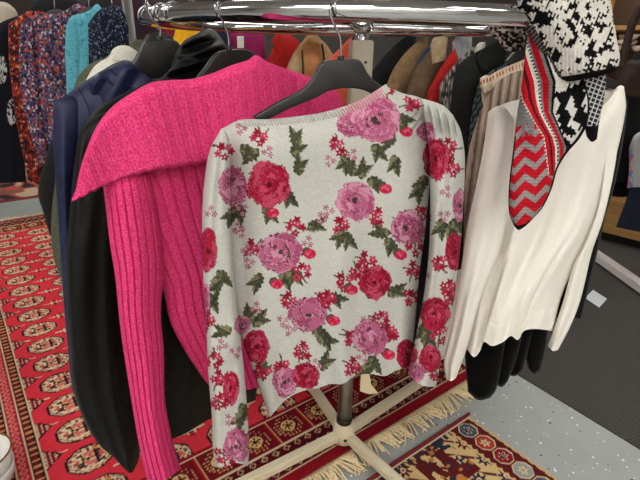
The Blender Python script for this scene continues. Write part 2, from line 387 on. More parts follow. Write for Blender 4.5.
# small rug in the front right
def small_rug(p, q):
    P = Paint(len(p), (208, 178, 128))
    BR, NV, TR = (92, 28, 30), (44, 48, 66), (170, 60, 45)
    f1, f2 = frac(p/.085)-.5, frac(q/.085+np.floor(p/.085)*.5)-.5                       # cream field with stars and rosettes
    r = np.hypot(f1, f2); th = np.arctan2(f2, f1); star = r < .27+.09*np.cos(8*th)
    hh = hash2(np.floor(p/.085), np.floor(q/.085+np.floor(p/.085)*.5))
    P.set(star & (hh < .5), NV); P.set(star & (hh >= .5), BR); P.set(r < .12, CRM); P.set(r < .06, TR)
    lat = np.abs(np.abs(frac((p+q)/.17)-.5)-.25) < .04; P.set(lat & (r > .38), BR)
    blk = (np.floor(p/.17) % 2 == 1) & (frac(q/.34) < .55) & (p > .16); P.set(blk & (gnoise(p*45, q*45, 2) > .46), BR); P.set(blk & (gnoise(p*50, q*50, 8) > .66), NV); P.set(blk & (gnoise(p*40, q*60, 9) > .73), (190, 120, 60))
    k = p < .118; P.set(k, BR)
    P.set(p < .017, (205, 172, 120)); zz = np.abs(frac(q/.03)-.5)*.022; P.set((p < .027) & (p > .012+zz*.7), BR)
    c = (frac((q-.02)/.072)-.5)*.072; idx = np.floor((q-.02)/.072); pc = p-.064
    oc = np.maximum(np.maximum(np.abs(c), np.abs(pc)), (np.abs(c)+np.abs(pc))/1.4)
    P.set(k & (oc < .034) & (p > .027), CRM)
    for i, cc in enumerate(((70, 82, 98), TR, (140, 24, 40), (150, 155, 150))): P.set((oc < .030) & (idx % 4 == i), cc)
    rr = np.hypot(c, pc); tt = np.arctan2(pc, c)
    P.set((oc < .03) & (rr < .014+.005*np.cos(6*tt)), (205, 190, 160)); P.set((oc < .03) & (rr < .011+.004*np.cos(6*tt)) & (idx % 2 == 0), NV); P.set((rr < .005), (190, 120, 60))
    k2 = (p > .103) & (p < .128); P.set(k2, (205, 172, 120)); P.set(k2 & (p < .112+np.abs(frac(q/.024)-.5)*.02), BR)
    P.set(q < .014, (112, 34, 42)); P.set((q >= .014) & (q < .019), CRM); P.set((q >= .019) & (q < .04) & (p > .128) & (frac(p/.03) < .5), NV)
    w = .92+.16*gnoise(p*80, q*80, 7); return P.c*w[:, None]
C0 = np.array([.561, 1.429]); a2 = math.radians(37.2)
EP = np.array([-math.cos(a2), -math.sin(a2)]); EQ = np.array([math.sin(a2), -math.cos(a2)])
srug = thing('small_rug', 'small cream and maroon rug with octagon border lying in front on grey floor', 'rug', (C0[0], C0[1], 0))
grid_rug('pile', srug, pile, C0, EQ, EP, .62, .95, .003, lambda q, p: small_rug(p, q))
slab_pts = C0
V, F = tube_geo([[*(C0+EQ*.004+EP*t), .008] for t in np.linspace(-.012, .95, 40)], .006, 8); o = link_mesh('selvage', V, F, cloth('maroon_selvage', (105, 30, 40), (125, 40, 48), 200), srug)
# rug further back on the left
def back_rug(a, l):
    P = Paint(len(a), (140, 92, 84)); n = gnoise(a*9+gnoise(a*5, l*5)*2, l*7, 11); P.set(n > .55, (196, 172, 146)); P.set(n < .3, (60, 44, 52)); P.set((n > .42) & (n < .5), (206, 88, 66))
    P.set(np.minimum(np.minimum(a, 2.2-a), np.minimum(l, 1.6-l)) < .05, (120, 60, 60)); return P.c
og = np.array([-3.52, 4.28])-EL*.0
br = thing('back_rug', 'faded brown and orange rug on the floor beyond the red one', 'rug', (-2.6, 4.0, 0))
grid_rug('pile', br, pile, np.array([-3.72, 3.10]), EA, EL, 2.2, 1.6, .012, back_rug)
# dark ribbed mat on the right
m, nt, b = newmat('ribbed_mat')
tc = N(nt, 'ShaderNodeTexCoord'); wv = N(nt, 'ShaderNodeTexWave'); wv.inputs['Scale'].default_value = 30; wv.inputs['Distortion'].default_value = .25; wv.bands_direction = 'X'
mp = N(nt, 'ShaderNodeMapping'); mp.inputs['Rotation'].default_value = (0, 0, math.radians(64)); nt.links.new(tc.outputs['Object'], mp.inputs['Vector']); nt.links.new(mp.outputs['Vector'], wv.inputs['Vector'])
cr = N(nt, 'ShaderNodeValToRGB'); cr.color_ramp.elements[0].color = rgba((64, 61, 59)); cr.color_ramp.elements[1].color = rgba((90, 86, 82)); nt.links.new(wv.outputs['Fac'], cr.inputs['Fac'])
nz = noise(nt, 250, 2); mx = N(nt, 'ShaderNodeMix', data_type='RGBA', blend_type='MULTIPLY'); mx.inputs['Factor'].default_value = .6; nt.links.new(cr.outputs['Color'], mx.inputs['A']); nt.links.new(nz.outputs['Fac'], mx.inputs['B'])
nt.links.new(mx.outputs['Result'], b.inputs['Base Color']); b.inputs['Roughness'].default_value = .95
bp = N(nt, 'ShaderNodeBump'); bp.inputs['Strength'].default_value = .5; bp.inputs['Distance'].default_value = .004; nt.links.new(wv.outputs['Fac'], bp.inputs['Height']); nt.links.new(bp.outputs['Normal'], b.inputs['Normal'])
V = [[1.43, .83, 0], [3.7, .83, 0], [3.7, 4.6, 0], [-1.15, 4.6, 0]]; V = V+[[x, y, .006] for x, y, z in V]
put(link_mesh('floor_mat', V, [[4, 5, 6, 7], [0, 1, 5, 4], [1, 2, 6, 5], [2, 3, 7, 6], [3, 0, 4, 7]], m, smooth=False, loc=(1.5, 2.5, 0)), 'dark grey ribbed mat covering the floor on the right', 'mat')
# ------------------------------------------------------------------ the round rack
RC = np.array([.093, 1.28]); RR = .5; RZ = 1.329
rack = thing('clothes_rack', 'round chrome clothes rack on a cream cross base standing on the red rug', 'rack', (RC[0], RC[1], 0))
tube('ring', rack, chrome, [[RC[0]+RR*math.cos(q), RC[1]+RR*math.sin(q), RZ] for q in np.linspace(0, 2*PI, 160, endpoint=False)], .0155, 24, True)
for q in (20, 140, 260):
    q = math.radians(q); tube('spoke', rack, chrome, [[RC[0]+.03*math.cos(q), RC[1]+.03*math.sin(q), RZ-.004], [RC[0]+(RR-.012)*math.cos(q), RC[1]+(RR-.012)*math.sin(q), RZ-.004]], .008, 12)
lathe('centre_hub', rack, chrome, [(0, .014), (.017, .013), (.0215, .009), (.022, 0), (.022, -.012), (.018, -.016)], (RC[0], RC[1], RZ))
tube('pole', rack, chrome, [[RC[0], RC[1], .1], [RC[0], RC[1], RZ-.02]], .018, 24)
tube('lower_pole', rack, plain('brushed_chrome', (190, 188, 184), .28, 1.0), [[RC[0], RC[1], .075], [RC[0], RC[1], .62]], .0235, 28)
lathe('collar', rack, plain('dark_collar', (45, 42, 38), .4, .5), [(.0235, 0), (.0265, 0), (.0265, .022), (.0235, .022)], (RC[0], RC[1], .098))
hs = box('height_sleeve', rack, beige_paint, (RC[0], RC[1], 1.015), (.052, .052, .56), 8); hs['label'] = 'beige painted square sleeve with adjusting holes'
for z in (1.275-.03*i for i in range(1, 8, 3)):
    tube('adjusting_hole', hs, black_plastic, [[RC[0]+.011, RC[1]-.026, z], [RC[0]+.011, RC[1]-.0285, z]], .0035, 10)
lathe('base_hub', rack, cream_paint, [(0, .045), (.03, .045), (.036, .04), (.037, 0), (.037, -.03), (.03, -.035), (0, -.035)], (RC[0], RC[1]-.0, .058))
tube('locking_hole', rack, black_plastic, [[RC[0]+.004, RC[1]-.034, .052], [RC[0]+.004, RC[1]-.0385, .052]], .006, 12)
for (ex, ey) in ((.30, 1.02), (-.26, 1.04), (-.06, 1.60), (.44, 1.585)):
    d = np.array([ex, ey])-RC; L = np.linalg.norm(d); yaw = math.degrees(math.atan2(d[1], d[0])); L2 = .52 if ey < 1.3 else L+.03; u = d/L
    c = RC+u*(.03+L2)/2
    lg = box('leg', rack, cream_paint, (c[0], c[1], .052), (L2-.03, .033, .03), yaw, .005)
    f = RC+u*(L2-.03); lathe('foot', lg, rubber, [(0, .027), (.012, .026), (.019, .018), (.019, .006), (.014, .0), (0, 0)], (f[0], f[1], .0095), 18)
# ------------------------------------------------------------------ floral sweater
LF, LF2, LF3 = (78, 80, 58), (122, 120, 88), (56, 58, 44)
ROSES = [ # x, y, rx, ry, kind
 (352,122,15,15,'p'),(375,120,24,22,'p'),(355,201,19,19,'p'),(269,184,22,22,'r'),(233,186,15,20,'p'),(280,253,22,20,'p'),(407,228,17,17,'p'),
 (374,282,16,17,'r'),(370,338,17,17,'p'),(308,315,19,17,'p'),(285,382,12,14,'p'),(306,376,14,13,'r'),(257,347,13,17,'r'),(242,325,8,9,'p'),(407,354,10,15,'r'),
 (208,250,9,23,'r'),(205,300,5,16,'p'),(231,388,8,17,'r'),(236,446,12,17,'p'),
 (436,159,13,21,'r'),(426,132,9,9,'p'),(460,206,7,17,'p'),(455,252,10,19,'r'),(434,314,15,16,'r'),(430,358,11,14,'r'),(416,372,9,10,'p')]
CLUST = [(411,105),(337,146),(340,224),(376,216),(224,150),(260,137),(253,248),(296,227),(301,272),(423,213),(415,246),(367,260),(356,273),(343,283),(324,301),
 (415,271),(412,297),(291,301),(326,299),(391,333),(351,338),(389,333),(303,351),(281,366),(353,367),(208,320),(219,380),(219,402),(243,440),(450,148),(452,167),(439,264),(448,288),(450,298),
 (388,88),(232,470),(214,360),(224,455),(437,372),(380,320),(262,372),(440,335)]
TINY = [(330,161),(352,155),(328,211),(268,152),(241,129),(247,250),(249,263),(308,242),(283,321),(256,308),(367,321),(211,212),(444,216),(238,228),(242,210),(316,365),(236,352),(222,345),(452,330),(322,218),(240,232),(424,275),(363,357),(230,420),(446,192),(290,330)]
LEAVES = [(377,150,60),(401,119,20),(390,140,140),(345,161,100),(362,172,-70),(374,182,30),(296,150,-60),(299,168,-80),(288,196,60),(253,154,150),(240,211,100),(232,214,120),(258,280,120),(284,277,80),(292,274,60),(383,233,190),(390,244,60),(394,292,-20),
 (318,331,40),(324,340,20),(373,362,70),(366,370,110),(324,364,-60),(262,366,100),(225,331,170),(258,321,-40),(248,318,-80),(222,276,60),(216,284,100),(240,418,110),(244,410,70),(423,182,120),(418,190,100),(450,230,60),(456,224,20),(423,331,100),(428,336,70),(296,140,-100),(246,150,60),(386,122,30),(352,170,-120),(405,385,90),(212,300,80),(441,226,100),(268,212,60),(314,226,-20),(347,238,60),(341,235,120),(395,162,90),(334,298,20)]
BUDS = [(407,132),(386,189),(401,255),(310,254),(277,284),(334,321),(389,355),(273,213),(352,290)]
def floral(X, Y, s, t):
    P = Paint(len(X), (196, 195, 186)); c = P.c
    hz = gnoise(X*.35, Y*1.3, 21)+.6*gnoise(X*.9, Y*2.5, 22); c *= (.90+.13*hz)[:, None]
    def near(cx, cy, r): return np.nonzero((np.abs(X-cx) < r) & (np.abs(Y-cy) < r))[0]
    wob = lambda x, y: (gnoise(x*.5, y*.5, 31)-.5)
    for i, (cx, cy, an) in enumerate(LEAVES):
        for da, sc in ((-14, 1.0), (38, .85)):
            a = math.radians(an+da); L = 15*sc; ids = near(cx, cy, 22); x, y = X[ids]-cx, Y[ids]-cy
            u = (x*math.cos(a)+y*math.sin(a))/L; v = (-x*math.sin(a)+y*math.cos(a))/(6.2*sc)
            k = (u > -.5) & (u < 1.05) & (np.abs(v) < np.where(u < .1, np.clip(1-((u-.1)/.6)**2, 0, 1)**.5, np.clip((1.05-u)/.95, 0, 1)**.75)*(.92+.16*np.sin(u*20)))
            q = np.where(frac(u*3.1+np.abs(v)*.9) < .3, 1, 0); 
            pzl = gnoise(X[ids]*.45, Y[ids]*.45, 33); c[ids[k]] = lin(LF); c[ids[k & (v > .12) & (pzl > .42)]] = lin(LF2); c[ids[k & (v < -.1) & (pzl < .40)]] = lin(LF3); c[ids[k & (np.abs(v) < .09)]] = lin(LF3)
    for i, (cx, cy) in enumerate(CLUST):
        ids = near(cx, cy, 15); x, y = X[ids]-cx, Y[ids]-cy; h = lambda k: float(hash2(np.float64(i), np.float64(k), 5))
        for k in range(2):                                  # stems
            a = h(k+20)*6.28; u = x*math.cos(a)+y*math.sin(a); v = -x*math.sin(a)+y*math.cos(a); c[ids[(u > 0) & (u < 12) & (np.abs(v+.05*u*u*.6) < .9)]] = lin(LF)
        for k in range(6):
            a = k*1.05+h(k); R0_ = 7.6*h(k+9)**.4; fx, fy = R0_*math.cos(a), R0_*math.sin(a); dx, dy = x-fx, y-fy; rr = np.hypot(dx, dy); tt = np.arctan2(dy, dx); Rm = 4.0*(.85+.25*np.cos(5*tt+k))
            cc = ((156, 24, 54), (140, 20, 46), (178, 54, 84))[k % 3]; c[ids[rr < Rm]] = lin(cc); c[ids[rr < 1.0]] = lin((230, 150, 165)) if k % 2 else lin((120, 16, 40))
    for i, (cx, cy) in enumerate(TINY):
        ids = near(cx, cy, 11); x, y = X[ids]-cx, Y[ids]-cy
        for k in range(3):
            a = k*2.1+i; dx, dy = x-3.9*math.cos(a), y-3.9*math.sin(a); rr = np.hypot(dx, dy); tt = np.arctan2(dy, dx)
            c[ids[rr < 2.9*(.85+.25*np.cos(5*tt))]] = lin((150, 62, 88)); c[ids[(rr < 1.7)]] = lin((212, 160, 172)); c[ids[rr < .8]] = lin((90, 30, 46))
    for i, (cx, cy) in enumerate(BUDS):
        ids = near(cx, cy, 10); x, y = X[ids]-cx, Y[ids]-cy; r = np.hypot(x/6.2, y/5)
        c[ids[(np.hypot((x+3)/5, (y+2)/5) < 1)]] = lin(LF); c[ids[r < 1]] = lin((190, 28, 64)); c[ids[(r < .8) & (gnoise(x*.5+i, y*.5, 3) > .6)]] = lin((214, 90, 118))
    for i, (cx, cy, rx, ry, kd) in enumerate(ROSES):
        rx, ry = rx*1.08, ry*1.08; r_ = np.random.default_rng(900+i)
        ids = near(cx, cy, max(rx, ry)*1.3); x, y = (X[ids]-cx)/rx, (Y[ids]-cy)/ry
        x = x+.16*wob(X[ids]*.5+i, Y[ids]*.5)+.1*wob(X[ids]*1.6, Y[ids]*1.6+i); y = y+.16*wob(X[ids]*.5+40, Y[ids]*.5+i)+.1*wob(X[ids]*1.6+9, Y[ids]*1.6)
        base, lt_, dk, mid = (((204, 114, 148), (228, 164, 186), (126, 46, 76), (186, 90, 128)) if kd == 'p' else ((188, 32, 66), (216, 84, 112), (106, 10, 32), (164, 20, 52)))
        pz = gnoise(x*4+i, y*4, 41); before = c[ids].copy()
        for ring, (n_, rad, sz) in enumerate(((7, .60, .42), (6, .40, .36), (5, .22, .28), (3, .08, .18))):
            a0 = r_.uniform(0, 6.28)
            for k_ in range(n_):
                a = a0+k_*2*PI/n_; ra_ = rad*r_.uniform(.88, 1.1); dx, dy = x-ra_*math.cos(a), y-ra_*math.sin(a)
                ur, vt = dx*math.cos(a)+dy*math.sin(a), -dx*math.sin(a)+dy*math.cos(a)
                d = np.hypot(ur/(sz*.85), vt/(sz*1.25)); m_ = d < 1
                if not m_.any(): continue
                cc = (base, mid, lt_, base)[int(r_.integers(0, 4))]; c[ids[m_]] = lin(cc)
                c[ids[m_ & (d > .78) & (ur > -.2*sz) & (pz > .38)]] = lin(lt_)
                c[ids[m_ & (d > .90) & (pz > .30)]] = lin(mid if pz.mean() > .5 else dk)
                c[ids[m_ & (ur < -.25*sz) & (d < .85) & (pz > .42)]] = lin(dk if ring % 2 else mid)
        cen = np.hypot(x, y); c[ids[(cen < .15) & (pz > .35)]] = lin((78, 64, 54) if kd == 'p' else dk)
        if kd == 'p': c[ids[(np.abs(cen-.36) < .05) & (pz > .62)]] = lin((92, 70, 64))
        ch = (c[ids] != before).any(1); c[ids[ch]] = c[ids[ch]]*np.array([.78, .72, .76])
    return c*np.array([.83, .84, .86])
jersey = cloth('printed_jersey', (0, 0, 0), attr=True, scale=700, bump=.25, rough=.9, spec=.15, dist=.0012, big=.10)
PF = Plane(.015, .735, 17)
base = at1(PF, 335, 300); fs = thing('floral_sweater', 'light grey sweater printed with pink and red roses, hanging at the front of the rack', 'sweater', (base[0], base[1], .6))
FB_T = [(221,129),(240,120),(270,119),(300,116),(330,111),(355,103),(372,95),(386,87),(402,93),(418,97),(431,103)]
FB_L = [(221,129),(224,170),(228,230),(232,290),(239,330),(251,365),(264,400),(270,417)]
FB_B = [(270,417),(278,408),(288,398),(303,391),(318,388),(330,384),(342,384),(355,376),(370,374),(385,376),(395,371),(410,366)]
FB_R = [(431,103),(434,140),(429,190),(425,232),(421,262),(417,300),(414,335),(410,366)]
ff = folds(5, .010, 2.6, .75, .1)
def ffold(s, t, X, Y):
    hem = .006*np.sin((X-Y*.15)*.20)*np.clip((t-.75)*4, 0, 1)
    drape = .007*np.sin(((X-235)*.75-(Y-120)*.35)*.05)*np.exp(-((s-.15)/.25)**2)
    ga = .0022*np.sin((X+Y*.8)*.75)*np.exp(-((X-418)/14)**2)*np.exp(-((Y-120)/16)**2)
    return ff(s, t, X, Y)+hem+drape+ga
patch('body', fs, jersey, PF, FB_T, FB_R, FB_B, FB_L, .045, .035, 250, 310, 40, ffold, floral, topw=.16)
fs1 = folds(8, .004, 1.6, .5, .3)
def fslv(s, t, X, Y):
    return fs1(s, t, X, Y)+.003*np.sin(Y*.11+s*3)*np.exp(-((t-.75)/.25)**2)
patch('sleeve', fs, jersey, PF.off(.048), [(221,129),(225,131),(229,138)], [(229,138),(231,180),(231,220),(233,262),(236,300),(241,340),(245,380),(248,420),(249,450),(248,466)],
      [(215,466),(224,468),(236,463),(248,466)], [(221,129),(210,150),(204,185),(202,220),(203,270),(206,320),(208,370),(212,420),(213,450),(215,466)], .026, .026, 60, 340, 18, fslv, floral, topw=.12)
gs = folds(12, .005, 1.8, .5, .3)
def rslv(s, t, X, Y):
    ga = .010*np.sin(s*30+t*14)*np.exp(-((t-.055)/.05)**2)
    return gs(s, t, X, Y)+ga+.006*np.exp(-(((X-446)+(Y-190)*.45)/9)**2)*np.exp(-((t-.33)/.2)**2)
patch('sleeve', fs, jersey, PF.off(.034), [(420,98),(431,101),(444,106),(453,115)], [(453,115),(461,132),(465,160),(463,210),(459,260),(452,310),(444,345),(436,387)],
      [(408,374),(416,382),(425,386),(436,387)], [(420,98),(428,140),(430,190),(430,228),(428,262),(423,300),(415,340),(408,374)], .034, .026, 70, 310, 18, rslv, floral, topw=.08)
def band_col(X, Y, s, t):
    c = np.tile(lin((190, 189, 183)), (len(X), 1)); c *= (.80+.20*(np.sin(s*2*PI*56) > -.2))[:, None]
    pk = np.clip((X-338)/12, 0, 1)*np.clip((384-X)/3, 0, 1); c = c*(1-.55*pk[:, None])+lin((205, 110, 140))*(.55*pk[:, None]); return c
NB = [(238,120),(255,121),(285,119),(315,114),(342,107),(362,99),(375,91),(386,84)]
NB2 = [(241,126),(256,127.5),(286,126),(316,121.5),(343,115),(364,107),(378,99),(391,91)]
patch('neckband', fs, jersey, PF.off(.016), NB, [NB[-1], NB2[-1]], NB2, [NB[0], NB2[0]], .010, .010, 520, 9, 20, lambda s, t, X, Y: .0010*np.sin(s*2*PI*56), band_col, topw=.4, botw=.0)
# ------------------------------------------------------------------ hangers
def hanger(label, plane, outline, hook, parent_group='black coat hangers', th=.011, n=90):
    b0 = at1(plane, *hook[0]); h = thing('coat_hanger', label, 'hanger', b0, parent_group)
    slab('shoulder_bar', h, black_plastic, plane, outline, th, .003, n)
    P = smooth_line(hook, 16); W = plane.at(P[:, 0], P[:, 1]); top = W[-1]
    v = top-np.array([RC[0], RC[1], top[2]]); v[2] = 0; v = -v/np.linalg.norm(v)           # over the ring
    zt = RZ+.0195; arc = []
    ringp = np.array([RC[0], RC[1], RZ])-v*RR
    r0 = .0182
    for q in np.linspace(-.5, PI+.35, 16): arc.append(ringp+r0*np.array([v[0]*-math.cos(q), v[1]*-math.cos(q), math.sin(q)]))
    px_tube('collar_stud', h, black_plastic, plane, [(hook[0][0], hook[0][1]+3), (hook[0][0], hook[0][1]-3)], .005, 4)
    tube('hook', h, steel, list(W[:-1])+arc, .0019, 8)
    return h
hanger('black plastic coat hanger showing above the neckline of the floral sweater', PF.off(-.012),
  [(252,117),(277,102),(302,89),(312,78),(319,65),(324,61),(340,59.5),(356,59),(361,62),(367,73),(377,83),(400,97),(425,112),(424,118),(395,108),(366,91),(347,88),(328,91),(315,98),(290,108),(262,121)],
  [(341,59),(340,37),(332,20),(330,9),(333,1)])
# ------------------------------------------------------------------ pink sweater
pink_knit = cloth('pink_knit', (204, 30, 98), (228, 82, 136), 420, .9, .6, 420, spec=.1, dist=.0025)
PP = Plane(-.165, .83, 47)
base = at1(PP, 160, 300); pk = thing('pink_sweater', 'bright pink ribbed sweater with a wide folded collar, left of the floral sweater', 'sweater', (base[0], base[1], .55))
def ribs(n, amp, ax='s', seed=0, skew=0.0):
    fo = folds(seed+50, .005, 1.5, .5)
    def f(s, t, X, Y):
        u = s if ax == 's' else t
        w = frac(u*n+skew*(t if ax == 's' else s)); prof = np.clip(1-np.abs(w-.5)*2, 0, 1); prof = np.minimum(1, prof*3.2)
        return amp*(prof-.5)*2+fo(s, t, X, Y)
    return f
patch('body', pk, pink_knit, PP, [(110,178),(150,160),(200,140),(260,130),(320,110)], [(320,110),(310,200),(300,300),(292,372)], [(216,395),(235,392),(255,388),(275,380),(292,372)],
      [(110,178),(135,235),(162,288),(170,322),(186,353),(200,374),(216,395)], .035, .025, 260, 120, 16, ribs(15, .0026, 's', 1), topw=.1)
patch('sleeve', pk, pink_knit, PP.off(.03), [(103,185),(112,172),(130,165),(150,172)], [(150,172),(160,225),(164,270),(161,311),(164,352),(165,398),(171,433),(177,456),(181,469)],
      [(147,480),(155,483),(168,478),(181,469)], [(103,185),(106,210),(110,245),(115,276),(121,334),(130,392),(139,445),(147,480)], .032, .026, 150, 160, 18, ribs(7, .0026, 's', 2), topw=.08)
def colfold(s, t, X, Y):
    w = frac(s*24); prof = np.minimum(1, np.clip(1-np.abs(w-.5)*2, 0, 1)*3.0)
    return .0019*(.5-.5*np.cos(2*PI*w)**3)*(.4+.6*np.abs(np.sin(s*9+.6))) + .006*np.sin(s*21+t)*(.4+.6*t)
patch('collar', pk, pink_knit, PP.off(.055), [(76,190),(80,170),(87,148),(98,124),(113,106),(130,94),(150,83),(170,80),(190,79),(210,74),(232,65),(248,60),(256,55),(268,62),(290,70),(315,79),(336,91),(343,104)],
      [(343,104),(345,122),(345,140)], [(p[0], p[1]+.9*math.sin(i_*PI/2)) for i_, p in enumerate(smooth_line([(71,201),(78,199),(86,195),(100,188),(130,177),(160,170),(185,167),(207,163),(230,159),(260,154),(300,148),(345,140)], 97))],
      [(76,190),(73,196),(71,201)], .020, .014, 420, 60, 60, colfold, topw=.14, botw=.05)
hanger('black plastic coat hanger rising from the pink collar', PP.off(-.005),
  [(190,86),(203,70),(211,59),(216,53),(224,50.5),(245,49),(252,53),(256,60),(263,75),(290,95),(288,102),(255,92),(235,86),(215,92),(195,102)],
  [(229,49),(228,35),(222,20),(215,9),(216,-2)])
# ------------------------------------------------------------------ black coat behind the pink sweater
black_nylon = cloth('black_nylon', (6, 6, 7), (9, 9, 10), 40, .55, .15, 90, spec=.22, big=.35, dist=.002)
PB = Plane(-.250, .925, 49)
base = at1(PB, 150, 300); bc = thing('black_coat', 'long black nylon coat with a stand up hood, hanging behind the pink sweater', 'coat', (base[0], base[1], .45))
patch('body', bc, black_nylon, PB, [(80,130),(100,106),(125,93),(150,82),(175,74),(205,72),(240,80),(280,95)], [(280,95),(270,220),(262,330),(256,400)], [(112,440),(140,447),(180,436),(212,418),(256,400)],
      [(80,130),(84,200),(92,300),(102,400),(112,440)], .045, .03, 80, 90, 16, folds(21, .008, 3, .7), topw=.12)
patch('sleeve', bc, black_nylon, PB.off(.035), [(80,130),(92,118),(106,112),(118,118)], [(118,118),(128,180),(128,250),(131,330),(137,400),(142,440),(138,462)], [(112,455),(120,464),(131,473),(138,462)],
      [(80,130),(74,165),(70,210),(66,260),(67,310),(70,350),(74,392),(85,422),(100,446),(112,455)], .045, .03, 50, 100, 16, folds(22, .010, 1.6, .6), topw=.35)
patch('hood', bc, black_nylon, PB.off(.012), [(176,62),(183,42),(196,34),(209,28),(217,33),(225,44),(233,58)], [(233,58),(237,70),(240,84)], [(150,86),(175,80),(205,80),(240,84)],
      [(176,62),(170,71),(150,86)], .045, .03, 60, 40, 16, lambda s, t, X, Y: .010*np.sin((X*.6+Y)*.26)+.006*np.sin(Y*.5+X*.1), topw=.25)
# ------------------------------------------------------------------ navy jacket and what hangs behind it
navy = cloth('navy_fabric', (30, 34, 62), (36, 40, 70), 60, .5, .15, 120, spec=.25, big=.25)
PN = Plane(-.318, .985, 36)
base = at1(PN, 90, 250); nj = thing('navy_jacket', 'navy blue jacket with seamed yoke, hanging left of the black coat', 'jacket', (base[0], base[1], .6))
patch('body', nj, navy, PN, [(60,100),(78,86),(98,73),(120,62),(138,70),(160,78),(190,90)], [(190,90),(185,200),(180,300),(175,380)], [(72,391),(100,400),(140,395),(175,380)],
      [(60,100),(62,180),(65,260),(68,340),(72,391)], .04, .03, 70, 80, 14, folds(31, .006, 2.5, .7), topw=.12)
patch('sleeve', nj, navy, PN.off(.018), [(53,104),(60,98),(72,96),(84,104)], [(84,104),(80,150),(74,200),(76,280),(80,360)], [(70,376),(76,380),(80,360)],
      [(53,104),(53,140),(56,190),(60,250),(64,310),(68,350),(70,376)], .03, .024, 40, 80, 14, folds(32, .005, 1.4, .5), topw=.5)
patch('hood', nj, navy, PN.off(.02), [(88,84),(96,74),(112,66),(124,60),(134,64),(146,74)], [(146,74),(154,80),(160,88)], [(96,104),(120,98),(140,92),(160,88)],
      [(88,84),(90,94),(96,104)], .03, .024, 60, 30, 14, lambda s, t, X, Y: .005*np.sin((X*.95+Y*.55)*.24+1), topw=.3)
for q in ([(78,88),(86,102),(90,115)], [(99,72),(112,84),(122,96)], [(109,69),(124,82),(138,92)]): px_tube('seam', nj, navy, PN.off(.050), q, .0011, 12, 6)
hanger('black coat hanger with a bent hook above the navy jacket', PN.off(.03),
  [(128,70),(136,56),(143,44),(149,40.5),(165,39.5),(176,41),(181,48),(192,66),(200,80),(170,78),(150,78)],
  [(160,39),(160,28),(152,18),(146,8),(143,0)])
PO = Plane(-.40, 1.07, 28)
white_cotton = cloth('white_cotton', (206, 203, 192), (218, 215, 204), 200, .9, .2)
olive = cloth('olive_canvas', (74, 78, 62), (88, 91, 74), 150, .9, .2)
base = at1(PO, 110, 200); ws = thing('white_shirt', 'off white shirt with only its shoulder showing above the navy jacket', 'shirt', (base[0], base[1], .7))
patch('body', ws, white_cotton, PO, [(86,80),(93,68),(101,61),(108,58),(113,49),(120,46.5),(132,49),(150,58)], [(150,58),(152,200),(150,330)], [(92,330),(150,330)], [(86,80),(86,200),(92,330)], .016, .012, 40, 50, 10, folds(41, .006, 2.5), topw=.1)
patch('collar', ws, white_cotton, PO.off(.014), [(112,51),(118,46),(128,46),(138,52)], [(138,52),(140,60)], [(110,58),(122,61),(140,60)], [(112,51),(110,58)], .009, .008, 20, 12, 8, topw=.3)
hanger('black coat hanger just behind the bent hook one, in the white shirt', PO.off(.045), [(139,52),(143,42),(147,35),(152,33),(166,33),(171,36),(176,46),(168,52),(150,53)], [(158,33),(158,22),(153,12),(148,4),(146,-2)])
hanger('black coat hanger hidden in the hood of the black coat, only its hook showing', PB.off(-.012), [(178,86),(190,66),(200,58),(212,58),(222,64),(238,84),(210,88)], [(206,58),(204,30),(199,17),(194,7),(192,-2)])
PO2 = Plane(-.44, 1.15, 24)
base = at1(PO2, 80, 240); oc = thing('olive_coat', 'olive green coat between the white shirt and the flowered blouse, hem showing below', 'coat', (base[0], base[1], .7))
patch('body', oc, olive, PO2, [(72,92),(80,74),(92,63),(110,56),(130,52)], [(130,52),(132,180),(130,300)], [(60,277),(75,285),(100,295),(130,300)], [(72,92),(62,140),(54,190),(51,225),(53,255),(60,277)], .035, .025, 40, 60, 10, folds(43, .008, 2.2), topw=.1)
patch('collar', oc, olive, PO2.off(.02), [(130,46),(136,40),(144,40),(150,46)], [(150,46),(150,56)], [(130,58),(150,56)], [(130,46),(130,58)], .02, .015, 20, 12, 8, topw=.3)
PO3 = Plane(-.50, 1.24, 20); black_cloth = cloth('black_cloth', (20, 20, 22), (28, 28, 30), 200, .9, .2)
base = at1(PO3, 45, 220); bd = thing('black_dress', 'black dress whose narrow hem shows left of the olive coat', 'dress', (base[0], base[1], .85))
patch('skirt', bd, black_cloth, PO3, [(70,95),(100,80)], [(100,80),(90,160),(80,240)], [(50,236),(80,240)], [(70,95),(52,140),(38,190),(44,215),(50,236)], .03, .02, 24, 40, 10, folds(44, .006, 2), topw=.1)
